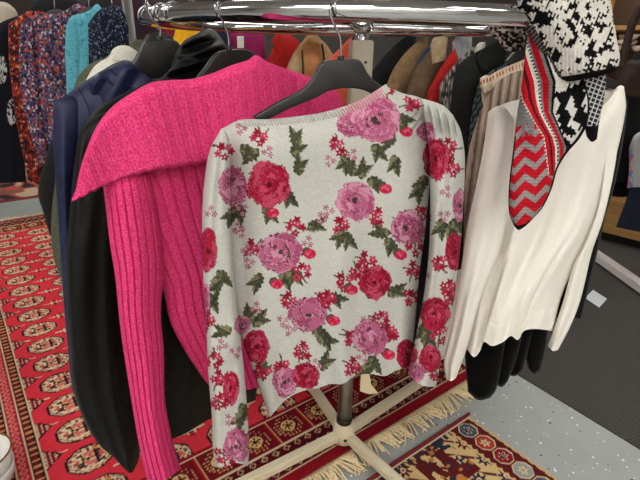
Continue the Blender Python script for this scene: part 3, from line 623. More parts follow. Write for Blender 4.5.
# ------------------------------------------------------------------ cream sweater on the right
ivory = cloth('ivory_knit', (232, 228, 218), (240, 236, 228), 420, .9, .22, 500, spec=.15, dist=.0012, big=.28)
PC = Plane(.50, 1.07, 8)
base = at1(PC, 530, 300); cs_ = thing('cream_sweater', 'cream v neck sweater hanging behind the patterned scarf at the right', 'sweater', (base[0], base[1], .6))
cf = folds(51, .010, 3.6, .6, .25)
def cfold(s, t, X, Y):
    pull = .006*np.sin(((X-545)+(Y-250)*.62)*.13)*np.exp(-(((Y-255)/55)**2)) + .0035*np.sin(((X-500)*.3+(Y-250))*.3)*np.exp(-(((X-500)/16)**2+((Y-245)/22)**2))
    hemline = -.0022*np.exp(-((t-.915)/.008)**2)
    return cf(s, t, X, Y)+pull+hemline+.007*np.sin(X*.23)*np.clip((t-.7)*3, 0, 1)
patch('body', cs_, ivory, PC, [(488,113),(503,104),(530,98),(560,100),(590,114),(600,107),(608,98),(615,89),(620,85.5),(624,86.5)], [(624,86.5),(626,108),(614,165),(598,222),(578,260),(562,295),(553,331)],
      [(467,349),(474,357),(480,351),(484,342),(492,346),(503,342),(511,336),(518,340),(524,331),(536,329),(553,331)], [(488,113),(494,160),(494,215),(485,265),(476,310),(467,349)], .05, .035, 160, 170, 24, cfold, topw=.14)
patch('sleeve', cs_, ivory, PC.off(.045), [(488,112),(497,106),(506,108),(513,118)], [(513,118),(512,170),(506,215),(501,248),(489,278),(478,308),(467,348),(456,378)], [(446,379),(451,381),(456,378)],
      [(488,112),(483,150),(475,190),(468,222),(462,262),(455,310),(449,342),(444,362),(446,379)], .032, .026, 60, 140, 16, folds(52, .006, 1.5, .5, .3), topw=.08)
patch('sleeve', cs_, ivory, PC.off(.012), [(604,150),(612,135),(620,130)], [(620,130),(614,172),(603,220),(592,252),(581,298),(571,325),(558,350)], [(548,346),(553,351),(558,350)],
      [(604,150),(598,205),(588,236),(574,264),(562,305),(548,346)], .020, .020, 40, 110, 14, folds(53, .004, 1.5, .5, .3), topw=.6)
patch('sleeve_fold', cs_, ivory, PC.off(.02), [(458,270),(466,268),(474,272)], [(474,272),(466,310),(456,345),(449,362)], [(440,354),(445,359),(449,362)], [(458,270),(454,300),(446,335),(440,354)], .012, .010, 24, 50, 8, topw=.2)
patch('neckband', cs_, ivory, PC.off(.026), [(590,115),(600,108),(608,99),(616,88.5)], [(616,88.5),(619,90)], [(592,119),(602,112),(611,102),(619,90)], [(590,115),(592,119)], .008, .006, 40, 6, 8, topw=.4)
patch('back_panel', cs_, ivory, PC.off(-.02), [(575,100),(592,94),(606,90),(621,86)], [(621,86),(622,100)], [(578,126),(600,124),(622,100)], [(575,100),(578,126)], .006, .006, 24, 14, 8, topw=.3)
hanger('black coat hanger with only its right tip showing at the cream sweater neck', PC.off(-.01), [(540,60),(560,52),(572,54),(590,68),(616,82),(617,89),(607,88),(585,80),(560,72),(530,82)], [(565,53),(564,40),(562,25),(560,12),(558,2)])
black_velvet = cloth('black_velvet', (6, 6, 7), (10, 10, 11), 300, .95, .2, sheen=.08, spec=.08)
PK = Plane(.56, 1.17, 8)
base = at1(PK, 600, 250); bk = thing('black_cardigan', 'long black cardigan whose edge shows along the right side of the cream sweater', 'cardigan', (base[0], base[1], .6))
patch('body', bk, black_velvet, PK, [(530,150),(585,130),(618,108),(628.5,99)], [(628.5,99),(625,130),(616,180),(606,215),(598,250),(590,283),(582,318)], [(530,330),(555,318),(570,318),(582,318)], [(530,150),(525,200),(530,330)], .035, .025, 40, 60, 12, folds(55, .004, 2), topw=.1)
PT = Plane(.42, 1.16, 6)
for lab, dp, legs in (('black velvet trousers with the longest legs, hem lowest beneath the cream sweater', 0.0, ([(466,338),(486,330),(506,338)], [(506,338),(502,365),(496,390),(490,398)], [(468,392),(478,400),(490,398)], [(466,338),(465,360),(468,392)],
                                                                   [(500,335),(512,330),(522,336)], [(522,336),(516,360),(508,381)], [(495,384),(502,387),(508,381)], [(500,335),(498,360),(495,384)])),
                      ('black velvet trousers with the shorter legs, right hand pair beneath the cream sweater', -.05, ([(506,330),(520,325),(534,332)], [(534,332),(528,352),(523,370)], [(507,375),(515,376),(523,370)], [(506,330),(506,352),(507,375)],
                                                                   [(522,322),(536,318),(549,326)], [(549,326),(545,350),(540,371)], [(528,368),(534,374),(540,371)], [(522,322),(523,345),(528,368)]))):
    pl = PT.off(dp); b0 = at1(pl, legs[2][1][0], legs[2][1][1]); tr = thing('velvet_trousers', lab, 'trousers', b0, 'black trousers under the cream sweater')
    for k in (0, 4): patch('trouser_leg', tr, black_velvet, pl.off(.0 if k == 0 else -.02), legs[k], legs[k+1], legs[k+2], legs[k+3], .028, .02, 30, 40, 12, folds(57+k, .003, 1), topw=.05, botw=.06)
    top = [(p[0]-6, 190) for p in (legs[0][0], legs[4][2])]
    patch('waist', tr, black_velvet, pl.off(-.025), [(legs[0][0][0]+14, 170), (legs[4][2][0]-2, 170)], [(legs[4][2][0]-2, 170), (legs[4][2][0]-2, 345)], [(legs[0][0][0]+3, 345), (legs[4][2][0]-2, 345)], [(legs[0][0][0]+14, 170), (legs[0][0][0]+3, 345)], .02, .015, 20, 20, 8)
# ------------------------------------------------------------------ patterned scarf over the ring
knit = cloth('scarf_knit', (0, 0, 0), attr=True, scale=260, bump=.7, rough=.95, spec=.1, dist=.003)
BLK, WHT, GRY, SRED, DRD = (13, 12, 14), (206, 202, 194), (120, 118, 118), (178, 24, 38), (72, 20, 26)
def nordic(X, Y, s, t):
    P = Paint(len(X), BLK)
    u = X*.92+Y*.38; v = -X*.38+Y*.92
    cu, cv = np.floor(u/1.7), np.floor(v/1.15)
    n = gnoise(cu*.27, cv*.19, 61)*.56+gnoise(cu*.6, cv*.40, 62)*.52
    comb = (cu % 2 == 0)*.13
    P.set(n+comb > .57, WHT)
    edge = (t > .945); P.set(edge, BLK)
    lf = (X-519-(Y-10)*.55 < 6) & (Y > 25); P.set(lf, (96, 90, 88)); P.set(lf & (frac((X+Y)/5) < .4), BLK)
    return P.c
def lattice(X, Y, s, t):
    P = Paint(len(X), (34, 34, 37)); u, v = X*.94+Y*.34, -X*.34+Y*.94
    P.set((frac(u/4.6) < .24) | (frac(v/4.6) < .24), (190, 190, 190)); P.set(Y > 126, BLK); return P.c
def tailcol(X, Y, s, t):
    P = Paint(len(X), SRED)
    Wx = np.interp(Y, [20, 60, 100, 118, 137, 160, 180, 235], [502, 510, 521, 531, 543, 546, 549, 552]); Bx = np.interp(Y, [20, 50, 82, 112, 128, 147, 165, 180], [534, 545, 556, 553, 560, 568, 566, 560])
    z = np.abs(frac(X/21)-.5)*2; wav = frac((Y+z*9+X*.25)/16.5)
    P.set(wav < .42, (142, 138, 138)); P.set((X < Wx) & (Y < 140) & (Y < 128-(X-513)*.3+12*(hash2(np.floor(X/3), 1.)>.5)) , GRY)
    q = (X-Wx)/np.maximum(Bx-Wx, 1); st = (X >= Wx) & (X < Bx) & (Y < 176)
    dots = frac((X*.5+Y)/4) < .5
    for lo, hi, c in ((0, .07, WHT), (.07, .24, SRED), (.24, .33, DRD), (.33, .45, SRED), (.45, .54, WHT), (.54, .60, BLK), (.60, .66, GRY), (.66, .83, SRED), (.83, .92, GRY), (.92, 1.01, BLK)): P.set(st & (q >= lo) & (q < hi), c)
    P.set(st & (q > .54) & (q < .60) & dots, WHT); P.set(st & (q < .05) & dots, (90, 20, 26))
    blk = (X >= Bx) & (Y < 170); cu, cv = np.floor((X*.9+Y*.4)/2.2), np.floor((Y*.9-X*.4)/1.8)
    P.set(blk, BLK); nn = gnoise(cu*.33, cv*.26, 65); P.set(blk & (nn+(cu % 2)*.12 > .58), (212, 208, 202))
    e = (s > .955) | (t > .975) | ((s < .03) & (t > .55)); P.set(e, BLK); return P.c
PS = Plane(.42, .865, 8)
base = at1(PS, 560, 80); sc = thing('knitted_scarf', 'chunky black white and red patterned knit scarf draped over the right end of the rack', 'scarf', (base[0], base[1], 1.1))
patch('hanging_end', sc, knit, PS.off(.0), [(529,24),(550,40),(570,60),(585,80)], [(585,80),(590,104),(588,122),(580,138),(568,152),(558,168),(552,188),(543,207),(530,222)], [(514,226),(519,230),(530,222)],
      [(529,24),(525,55),(521,90),(517,115),(513,150),(509,185),(509,212),(514,226)], .022, .016, 150, 260, 20, lambda s, t, X, Y: .008*np.sin(((X-530)-(Y-37)*.33)*.17)*np.clip(1-t, .2, 1)+.0008*np.sin(Y*1.9), tailcol, topw=.05, botw=.03, label='red grey and black striped end with zigzags')
patch('lattice_end', sc, knit, PS.off(-.012), [(560,74),(585,70),(606,70)], [(606,70),(605,92),(600,118),(597,139)], [(587,137),(592,142),(597,139)], [(560,74),(572,95),(582,116),(587,137)], .016, .014, 90, 120, 14, None, lattice, topw=.05, botw=.05, label='black end with pale lattice')
patch('folded_part', sc, knit, PS.off(.012), [(516,-22),(540,-30),(575,-30),(606,-20)], [(606,-20),(612,8),(617,40),(620,58),(617,71)], [(555,81),(568,82),(590,78),(606,74),(617,71)], [(516,-22),(520,10),(529,34),(543,58),(555,81)], .035, .075, 190, 190, 30,
      lambda s, t, X, Y: .007*np.sin((X*.6-Y*.4)*.12)+.0008*np.sin(X*1.6), nordic, topw=.25, botw=.10, pw=.4, label='black and white stranded pattern')
def mottled(X, Y, s, t):
    P = Paint(len(X), (30, 26, 28)); n = gnoise(X*.45, Y*.5, 66); P.set(n > .52, (150, 135, 132)); P.set(n > .72, WHT); return P.c
patch('back_fold', sc, knit, Plane(.33, .95, 30), [(482,19),(505,17),(528,19)], [(528,19),(527,40),(522,50)], [(502,46),(512,52),(522,50)], [(482,19),(490,32),(502,46)], .018, .015, 60, 50, 10, None, mottled, topw=.1)
# ------------------------------------------------------------------ clothes on the far side of the ring
G_FAR = 'clothes on the far side of the round rack'
def stripes(c1, c2, per, duty, slope=0, c3=None):
    def f(X, Y, s, t):
        P = Paint(len(X), c1); q = frac((X*(1-abs(slope))+Y*slope)/per); P.set(q < duty, c2)
        if c3: P.set((q > duty+.2) & (q < duty+.4), c3)
        return P.c
    return f
def animal(X, Y, s, t):
    P = Paint(len(X), (112, 106, 102)); n = gnoise(X*.55, Y*.6, 71); P.set(n > .58, (34, 30, 32)); P.set(n < .28, (184, 176, 168)); return P.c
printm = cloth('printed_cloth', (0, 0, 0), attr=True, scale=300, bump=.2, rough=.9)
def coat(name, label, cat, mat, plane, top, left, right, bottom, seed, th=.04, colf=None, collar=None, sleeve=None, group=None, nf=50, nt=60, cmat=None, z0=.7):
    b0 = at1(plane, *left[-1]); r = thing(name, label, cat, (b0[0], b0[1], z0), group)
    patch('body', r, mat, plane, top, right, bottom, left, th, th*.7, nf, nt, 12, folds(seed, .007, 2.2, .5), colf, topw=.12)
    if sleeve: patch('sleeve', r, mat, plane.off(th*.7), *sleeve, th*.7, th*.5, nf//2+8, nt, 10, folds(seed+1, .004, 1.2), colf, topw=.1)
    if collar: patch('collar', r, cmat or mat, plane.off(th*.8), *collar, .014, .012, 24, 16, 8, folds(seed+2, .003, 2), None if cmat else colf, topw=.2)
    return r
# front to back on the right
PX = Plane(.40, 1.30, 22)
st_ = coat('striped_blouse', 'beige and mauve striped blouse just left of the cream sweater', 'blouse', printm, PX, [(487,96),(500,80),(515,72),(535,68)], [(487,96),(474,130),(466,170),(462,315),(462,300)], [(535,68),(535,180),(530,300)], [(462,300),(530,300)], 101,
     colf=stripes((158, 138, 122), (104, 84, 78), 7.5, .3, .12, (190, 170, 152)), sleeve=([(487,96),(500,88),(515,90)], [(515,90),(505,150),(498,315),(494,300)], [(462,300),(494,300)], [(487,96),(474,130),(466,170),(462,315),(462,300)]))
cream_cot = cloth('cream_cotton', (218, 206, 184), (226, 214, 192), 200)
def embro(X, Y, s, t):
    P = Paint(len(X), (216, 202, 178)); k = (np.abs(Y-(75-(X-500)*.42)) < 2) & (frac(X/3.2) < .5); P.set(k, (172, 50, 50)); return P.c
coat('embroidered_blouse', 'cream blouse with a row of red stitching, behind the striped blouse', 'blouse', printm, PX.off(-.05), [(482,82),(492,74),(508,66),(528,58)], [(482,82),(482,100),(488,130),(490,315)], [(528,58),(530,120),(530,315)], [(490,315),(530,315)], 104, .03, colf=embro,
     collar=([(480,78),(486,75),(492,77)], [(492,77),(492,90)], [(484,94),(492,90)], [(480,78),(480,86),(484,94)]), z0=.9)
hanger('grey wooden hanger end in the cream embroidered blouse', PX.off(-.055), [(505,62),(516,50),(526,42),(532,40),(534,48),(526,55),(515,64)], [(530,42),(534,32),(538,24),(540,16)], 'coat hangers on the far side')
coat('striped_jumper', 'teal and black striped jumper behind the cream embroidered blouse', 'top', printm, PX.off(-.11), [(478,85),(490,72),(505,63),(525,52)], [(478,85),(472,110),(468,150),(466,315)], [(525,52),(525,140),(520,315)], [(466,315),(520,315)], 107, .03, colf=stripes((22, 24, 26), (92, 112, 112), 5.2, .42, .82), z0=.9)
dark_wool = cloth('dark_wool', (24, 25, 25), (34, 35, 34), 200, .9, .3)
coat('dark_jacket', 'black wool jacket with wide lapel between animal print top and the teal striped jumper', 'jacket', dark_wool, PX.off(-.18), [(456,68),(466,58),(480,50),(494,44),(510,40)], [(456,68),(452,90),(450,130),(448,315)], [(510,40),(505,140),(500,315)], [(448,315),(500,315)], 110, .035,
     collar=([(476,58),(486,46),(498,40),(508,44)], [(508,44),(506,60)], [(482,74),(495,66),(506,60)], [(476,58),(478,66),(482,74)]), z0=.9)
coat('animal_print_top', 'grey animal print top to the right of the red jacket', 'top', printm, PX.off(-.25), [(440,84),(450,70),(464,55),(478,44),(486,41)], [(440,84),(438,120),(438,160),(438,315)], [(486,41),(480,130),(474,315)], [(438,315),(474,315)], 113, .03, colf=animal,
     collar=([(474,50),(479,43),(485,42)], [(485,42),(485,50)], [(475,56),(485,50)], [(474,50),(475,56)]), cmat=white_cotton, z0=.9)
red_wool = cloth('red_wool', (168, 28, 28), (186, 38, 34), 160)
coat('red_jacket', 'red jacket between the brown coats and the animal print top', 'jacket', red_wool, PX.off(-.31), [(428,90),(436,76),(446,60),(455,48)], [(428,90),(424,120),(424,160),(424,315)], [(455,48),(470,100),(462,315)], [(424,315),(462,315)], 116, .03, z0=.9)
brown = cloth('brown_suede', (92, 74, 56), (112, 90, 68), 25, .85, .2); brown2 = cloth('camel_wool', (122, 98, 70), (138, 112, 80), 60, .85, .2)
coat('brown_jacket', 'dark brown suede jacket beside the red jacket', 'jacket', brown, PX.off(-.38), [(406,92),(414,72),(422,60),(432,48),(450,38)], [(406,92),(402,120),(402,160),(402,315)], [(450,38),(450,110),(444,315)], [(402,315),(444,315)], 119, .03,
     collar=([(430,46),(434,38),(448,36)], [(448,36),(446,60)], [(432,64),(446,60)], [(430,46),(431,56),(432,64)]), cmat=cloth('tan_fur', (158, 138, 108), (180, 160, 128), 90, .95, .6), z0=.9)
coat('camel_coat', 'camel brown coat right of the beige pole sleeve', 'coat', brown2, PX.off(-.46), [(384,94),(390,76),(398,62),(410,48),(428,34)], [(384,94),(382,120),(380,160),(380,315)], [(428,34),(428,110),(418,315)], [(380,315),(418,315)], 122, .03, z0=.9)
coat('black_overcoat', 'black overcoat directly right of the beige pole sleeve', 'coat', black_cloth, PX.off(-.53), [(360,92),(376,66),(390,50),(404,38),(416,34)], [(360,92),(358,120),(358,160),(358,315)], [(416,34),(414,110),(404,315)], [(358,315),(404,315)], 125, .03, z0=.9)
blue = cloth('blue_cloth', (48, 60, 112), (56, 70, 126), 100)
coat('blue_shirt', 'blue shirt showing as a sliver between the camel coat and brown jacket', 'shirt', blue, PX.off(-.42), [(418,62),(424,52),(432,44)], [(418,62),(416,100),(416,315)], [(432,44),(434,100),(434,315)], [(416,315),(434,315)], 126, .02, z0=.9)
coat('grey_shirt', 'pale grey shirt above the red jacket', 'shirt', cloth('grey_cotton', (150, 152, 156), (164, 166, 170), 150), PX.off(-.35), [(452,42),(460,34),(472,34)], [(452,42),(454,90),(454,315)], [(472,34),(472,100),(470,315)], [(454,315),(470,315)], 127, .02, z0=.9)
coat('black_dress', 'black sheet added to darken the gap between body and right sleeve of the floral sweater', 'dress', black_cloth, PX.off(-.22), [(402,124),(412,116),(428,112),(444,116)], [(402,124),(400,180),(398,250),(398,352)], [(444,116),(448,180),(450,250),(448,345)], [(398,352),(448,345)], 128, .03, z0=.6)  # black sheet put in to make the gap beside the sleeve dark
# centre, seen between the pink sweater and the bar
PM = Plane(.0, 1.95, 24)
coat('coral_jacket', 'coral orange jacket immediately left of the beige pole sleeve', 'jacket', cloth('coral_cloth', (206, 84, 64), (220, 98, 74), 120), PM.off(.08), [(312,92),(318,74),(328,60),(338,50),(352,36)], [(312,92),(308,130),(306,262)], [(352,36),(354,130),(350,262)], [(306,262),(350,262)], 130, .04, z0=.9)
leather = cloth('tan_leather', (160, 128, 88), (186, 152, 108), 14, .5, .2, 60, spec=.4, big=.3)
coat('tan_leather_coat', 'tan leather coat between the red coat and the coral jacket', 'coat', leather, PM.off(.02), [(276,92),(284,74),(292,56),(302,42),(312,36),(324,42),(334,56)], [(276,92),(274,130),(272,262)], [(334,56),(336,130),(330,262)], [(272,262),(330,262)], 133, .04,
     collar=([(301,44),(307,36),(318,36),(324,46)], [(324,46),(320,70),(316,92)], [(308,92),(316,92)], [(301,44),(306,64),(308,92)]), z0=.9)
tl_ = bpy.data.objects['tan_leather_coat']
patch('front_panel', tl_, cloth('worn_tan', (160, 104, 62), (190, 132, 84), 16, .5, .2, 60), PM.off(.062), [(302,46),(310,38),(319,42)], [(319,42),(321,66),(320,100)], [(304,100),(312,100),(320,100)], [(302,46),(304,70),(304,100)], .010, .01, 24, 30, 8, folds(350, .004, 1), topw=.1)
px_tube('gap_shade', tl_, black_cloth, PM.off(.070), [(302,50),(303,72),(303,100)], .0022, 12, 8)  # shade of the open coat front drawn in as thin black strips
px_tube('gap_shade', tl_, black_cloth, PM.off(.070), [(322,44),(324,60),(322,84)], .0032, 12, 8)
coat('red_coat', 'red wool coat left of the tan leather coat', 'coat', red_wool, PM.off(-.05), [(256,80),(264,66),(272,50),(280,38),(288,34),(300,42)], [(256,80),(254,130),(252,262)], [(300,42),(304,130),(298,262)], [(252,262),(298,262)], 136, .04,
     collar=([(272,40),(278,32),(284,36),(287,48)], [(287,48),(286,60)], [(280,56),(286,60)], [(272,40),(274,48),(280,56)]), z0=.9)
coat('green_top', 'bright green top in a sliver beside the coral jacket', 'top', cloth('green_cloth', (84, 168, 108), (96, 180, 118), 100), PM.off(.0), [(344,60),(350,46),(358,40)], [(344,60),(342,130),(340,262)], [(358,40),(360,130),(358,262)], [(340,262),(358,262)], 139, .02, z0=.9)
magenta = cloth('magenta_velvet', (128, 22, 78), (146, 30, 92), 120, .8, .2)
mg = coat('magenta_dress', 'dark magenta dress with a white tag behind the pink sweater', 'dress', magenta, PM.off(-.12), [(224,36),(236,30),(250,30),(264,34)], [(224,36),(222,130),(222,262)], [(264,34),(270,130),(270,262)], [(222,262),(270,262)], 141, .04, z0=.9)
slab('price_tag', mg, plain('tag_card', (226, 224, 216), .8), PM.off(-.05), [(237,36),(243.5,36),(244,48),(237.5,48)], .0015, 0)['label'] = 'white card tag'
coat('yellow_top', 'mustard yellow top behind the hood of the black coat', 'top', cloth('mustard_cloth', (222, 164, 24), (234, 178, 34), 60), PM.off(.0), [(172,42),(178,26),(190,22),(206,22)], [(172,42),(172,100),(172,262)], [(206,22),(212,100),(212,262)], [(172,262),(212,262)], 143, .03, z0=.9)
coat('navy_dress', 'dark navy dress between the yellow top and the magenta dress', 'dress', cloth('dark_navy', (30, 32, 58), (36, 38, 66), 100), PM.off(-.06), [(202,34),(208,24),(220,24),(230,34)], [(202,34),(200,100),(200,262)], [(230,34),(232,100),(232,262)], [(200,262),(232,262)], 144, .03, z0=.9)
coat('wine_top', 'wine red top squeezed beside the mustard yellow one', 'top', cloth('wine_cloth', (104, 16, 40), (120, 22, 48), 100), PM.off(-.04), [(158,40),(164,24),(178,22)], [(158,40),(160,100),(160,262)], [(178,22),(182,100),(182,262)], [(160,262),(182,262)], 145, .03, z0=.9)
# ------------------------------------------------------------------ rack of blouses on the left
def speck(bgc, cols, sc, seed):
    def f(X, Y, s, t):
        P = Paint(len(X), bgc)
        for i, (c, th_) in enumerate(cols): P.set(gnoise(X*sc+i*17, Y*sc+i*5, seed+i) > th_, c)
        return P.c
    return f
rail = thing('garment_rail', 'grey metal clothes rail holding the blouses at the far left', 'rack', (-1.0, 2.35, 0)); dull = plain('dull_metal', (112, 110, 108), .45, .5)
PLx = Plane(-1.2, 2.2, -18)
ra, rb = np.array([-.80, 2.16, 1.66]), np.array([-2.55, 3.1, 1.66])
tube('top_bar', rail, steel, [ra, rb], .016, 14)
for q in (ra, rb):
    tube('post', rail, dull, [[q[0], q[1], .03], [q[0], q[1], 1.66]], .02, 14)
    dn = np.array([.5, .85, 0]); tube('base_bar', rail, dull, [np.array([q[0], q[1], .025])-dn*.28, np.array([q[0], q[1], .025])+dn*.28], .02, 12)
def hook_over(parent, plane, x, y, railpt):
    p0 = at1(plane, x, y); r1 = np.array(railpt, float)
    pts = [p0, p0*.6+r1*.4+np.array([0, 0, -.02]), r1+np.array([.0, -.02, -.01]), r1+np.array([0, -.012, .017]), r1+np.array([0, .012, .019]), r1+np.array([0, .021, .0])]
    tube('hook', parent, steel, smooth_line(pts, 20), .003, 8)
def lhang(label, plane, outline, hx, hy, u):
    h = thing('coat_hanger', label, 'hanger', at1(plane, hx, hy), 'hangers on the left rail'); slab('shoulder_bar', h, black_plastic, plane, outline, .012, .003, 60); hook_over(h, plane, hx, hy, ra*(1-u)+rb*u)
def blouse(name, label, cat, plane, top, right, bottom, left, colf, seed, mat=None, sleeve=None, z0=.8, th=.04):
    return coat(name, label, cat, mat or printm, plane, top, left, right, bottom, seed, th, colf, None, sleeve, 'clothes on the left rail', 110, 130, z0=z0)
P1 = Plane(-1.0, 2.12, 14)
blouse('sparkly_top', 'dark navy top with silvery flecks at the right end of the left rail', 'top', P1, [(88,24),(97,12),(108,6),(122,8),(132,20)], [(132,20),(134,60),(132,150)], [(90,150),(132,150)], [(88,24),(89,80),(90,150)], speck((22, 26, 42), [((90, 110, 136), .78), ((150, 160, 175), .88)], .8, 201), 201)
P2 = Plane(-1.1, 2.2, 14)
def turq(X, Y, s, t):
    P = Paint(len(X), (104, 186, 204)); n = gnoise(X*.28, Y*.28, 205); P.set(np.abs(n-.5) < .05, (70, 150, 176)); return P.c
blouse('turquoise_blouse', 'turquoise blouse with a faint swirl print, second from the right on the left rail', 'blouse', P2, [(66,26),(72,16),(80,14),(90,10),(97,4),(103,10)], [(103,10),(104,60),(98,150)], [(68,150),(98,150)], [(66,26),(66,60),(68,150)], turq, 203,
       sleeve=([(66,26),(70,18),(76,18)], [(76,18),(80,40),(82,92)], [(68,92),(82,92)], [(66,26),(65,55),(68,92)]))
P3 = Plane(-1.25, 2.34, 14)
floralb = speck((92, 88, 108), [((66, 56, 104), .50), ((36, 36, 56), .60), ((176, 78, 62), .70), ((196, 192, 198), .80)], .55, 211)
blouse('flowered_blouse', 'purple and orange small flowered blouse next to the turquoise one', 'blouse', P3, [(21,26),(28,18),(40,13),(56,14),(66,10),(76,4),(88,8)], [(88,8),(90,80),(88,168)], [(38,164),(52,168),(70,166),(88,168)], [(21,26),(22,70),(28,120),(38,164)], floralb, 211,
       sleeve=([(21,26),(26,20),(32,20)], [(32,20),(36,60),(42,110),(48,150)], [(38,152),(48,150)], [(21,26),(19,60),(24,110),(38,152)]))
P4 = Plane(-1.45, 2.5, 14)
rust = speck((104, 30, 28), [((40, 20, 24), .56), ((170, 60, 44), .66), ((206, 150, 110), .82)], .42, 221)
blouse('rust_dress', 'rust red patterned dress left of the small flowered blouse', 'dress', P4, [(8,24),(18,17),(30,11),(44,12)], [(44,12),(46,90),(46,186)], [(28,180),(36,184),(46,186)], [(8,24),(9,60),(16,120),(28,180)], rust, 221)
wb = Plane(-1.5, 2.58, 14)
def bwflower(X, Y, s, t):
    P = Paint(len(X), (14, 16, 26)); k = np.abs(X-(3+(Y-60)*.13+4*np.sin(Y*.12))) < 3.2; bl_ = (np.hypot((X-2)/5, (Y-70)/14) < 1) | (np.hypot((X-12)/5, (Y-112)/13) < 1); P.set(bl_ & (gnoise(X*.8, Y*.6, 231) > .45), (190, 190, 190)); return P.c
blouse('dark_dress', 'black dress with a white trailing print at the far left edge', 'dress', wb, [(-14,40),(-4,26),(6,20),(18,16)], [(18,16),(22,90),(26,182)], [(-14,184),(26,182)], [(-14,40),(-14,184)], bwflower, 231)
black_coatm = cloth('black_coat_cloth', (22, 22, 24), (30, 30, 32), 80)
for (lab, out, hx, hy, u, pl) in (('black hanger in the flowered blouse', [(38,20),(46,13),(53,9),(58,9),(70,13),(84,18),(60,17)], 55, 10, .22, P3.off(-.02)), ('dark hanger in the turquoise blouse', [(74,20),(81,12),(87,7),(92,7),(98,11),(90,14)], 89, 8, .1, P2.off(-.02)), ('black hanger in the sparkly top', [(94,18),(104,10),(110,6),(115,6),(126,14),(112,13)], 112, 7, .03, P1.off(-.02))):
    lhang(lab, pl, out, hx, hy, u)
for i, (x0, col, lb) in enumerate(((-6, (186, 178, 160), 'pale beige coat in the top left corner behind the blouses'), (34, (20, 20, 22), 'black coat in the shade above the flowered blouse'), (86, (26, 24, 26), 'charcoal coat behind the sparkly top'), (112, (44, 22, 36), 'plum coat at the right end of the back row'))):
    pl = Plane(-2.2, 3.35-.05*i, 10); w = 26 if i == 0 else 46
    coat('long_coat', lb, 'coat', cloth('coat_cloth', col, [min(255, c+10) for c in col], 90), pl, [(x0-6,12),(x0+4,0),(x0+w/2,-6),(x0+w-4,0),(x0+w,12)] if i else [(-20,14),(-10,4),(4,2),(14,8),(18,14)], [(x0-6,12),(x0-4,130)] if i else [(-20,14),(-20,40)], [(x0+w,12),(x0+w,130)] if i else [(18,14),(16,40)], [(x0-4,130),(x0+w,130)] if i else [(-20,40),(16,40)], 240+i*4, .05, z0=.75)
r2 = thing('garment_rail', 'dark clothes rail standing behind the left rail', 'rack', (-2.2, 3.5, 0))
dkm = plain('dark_metal', (60, 58, 56), .4, .6)
tube('top_bar', r2, dkm, [[-3.4, 3.30, 1.8], [-.9, 3.62, 1.8]], .016, 12)
for x, y in ((-3.4, 3.30), (-.9, 3.62)): tube('post', r2, dkm, [[x, y, 0], [x, y, 1.8]], .018, 12)
# ------------------------------------------------------------------ right background
wood_m = wood('pine_wood', (168, 124, 72), (192, 148, 92))
SY = -46; SE = np.array([math.cos(math.radians(SY)), math.sin(math.radians(SY))]); SN = np.array([-SE[1], SE[0]])
def on_shelf(a, d, z): p = np.array([2.03, 3.23])+SE*a+SN*d; return np.array([p[0], p[1], z])
sh = thing('shelf_unit', 'pine shelf unit in the right background behind the hanging black clothes', 'shelf', on_shelf(.3, .2, 0))
for z in (.30, .95, 1.42): box('shelf', sh, wood_m, on_shelf(.3, .22, z), (1.4, .44, .03), SY)
box('plinth', sh, wood_m, on_shelf(.3, .015, .18), (1.4, .03, .21), SY)
for a in (-.41, 1.01): box('side_panel', sh, wood_m, on_shelf(a, .22, .86), (.03, .44, 1.72), SY)
box('back_panel', sh, wood('dark_back', (70, 52, 36), (84, 62, 42)), on_shelf(.3, .45, .95), (1.44, .015, 1.6), SY)
box('plinth_gap_shade', sh, black_plastic, on_shelf(.3, .07, .04), (1.36, .03, .075), SY)  # black board drawn in for the shaded gap under the plinth
def bottle(lab, p, h, c, grp='bottles on the pine shelf'):
    m_ = plain('glazed_ochre', c, .25); t_ = thing('bottle', lab, 'bottle', p, grp)
    lathe('body', t_, m_, [(0, 0), (h*.2, 0), (h*.22, h*.1), (h*.2, h*.55), (h*.09, h*.72), (h*.08, h*.86)], p, 20); lathe('cap', t_, white_metal, [(h*.09, h*.84), (h*.1, h*.86), (h*.1, h), (0, h)], p, 16)
bottle('amber yellow bottle on the pine shelf, left of the pair', on_shelf(-.07, .11, .966), .20, (226, 160, 40)); bottle('ochre bottle on the pine shelf, right of the pair', on_shelf(.03, .13, .966), .19, (200, 132, 34))
fp = on_shelf(-.16, .12, .966); fl = thing('flower_pot', 'white pot with pale pink silk flowers at the top right', 'plant pot', fp)
lathe('pot', fl, plain('white_glaze', (226, 222, 214), .3), [(0, 0), (.04, 0), (.055, .12), (.05, .12), (.036, .02), (0, .02)], fp, 20)
petal = cloth('petal', (226, 196, 182), (240, 222, 210), 60); lf_ = cloth('leaf_green', (52, 88, 56), (70, 108, 70), 60)
for i in range(7):
    a = i*.9; p = fp+np.array([.06*math.cos(a), .05*math.sin(a)-.01, .33+.035*(i % 3)])
    lathe('flower', fl, petal, [(0, -.015), (.02, -.01), (.036, .008), (.03, .02), (.012, .014), (0, .016)], p, 12)
    tube('stem', fl, lf_, [list(fp+np.array([0, 0, .06])), list(p-np.array([0, 0, .012]))], .003, 6)
for i in range(6):
    a = i*1.1; p0 = fp+np.array([0, 0, .17+.02*(i % 3)]); d = np.array([math.cos(a)*.09, math.sin(a)*.07, .05]); sd = np.array([-math.sin(a), math.cos(a), 0])*.024
    link_mesh('leaf', [p0, p0+d*.5+sd, p0+d, p0+d*.5-sd, p0+d*.5+[0, 0, .006]], [[0, 1, 4], [1, 2, 4], [2, 3, 4], [3, 0, 4]], lf_, fl)
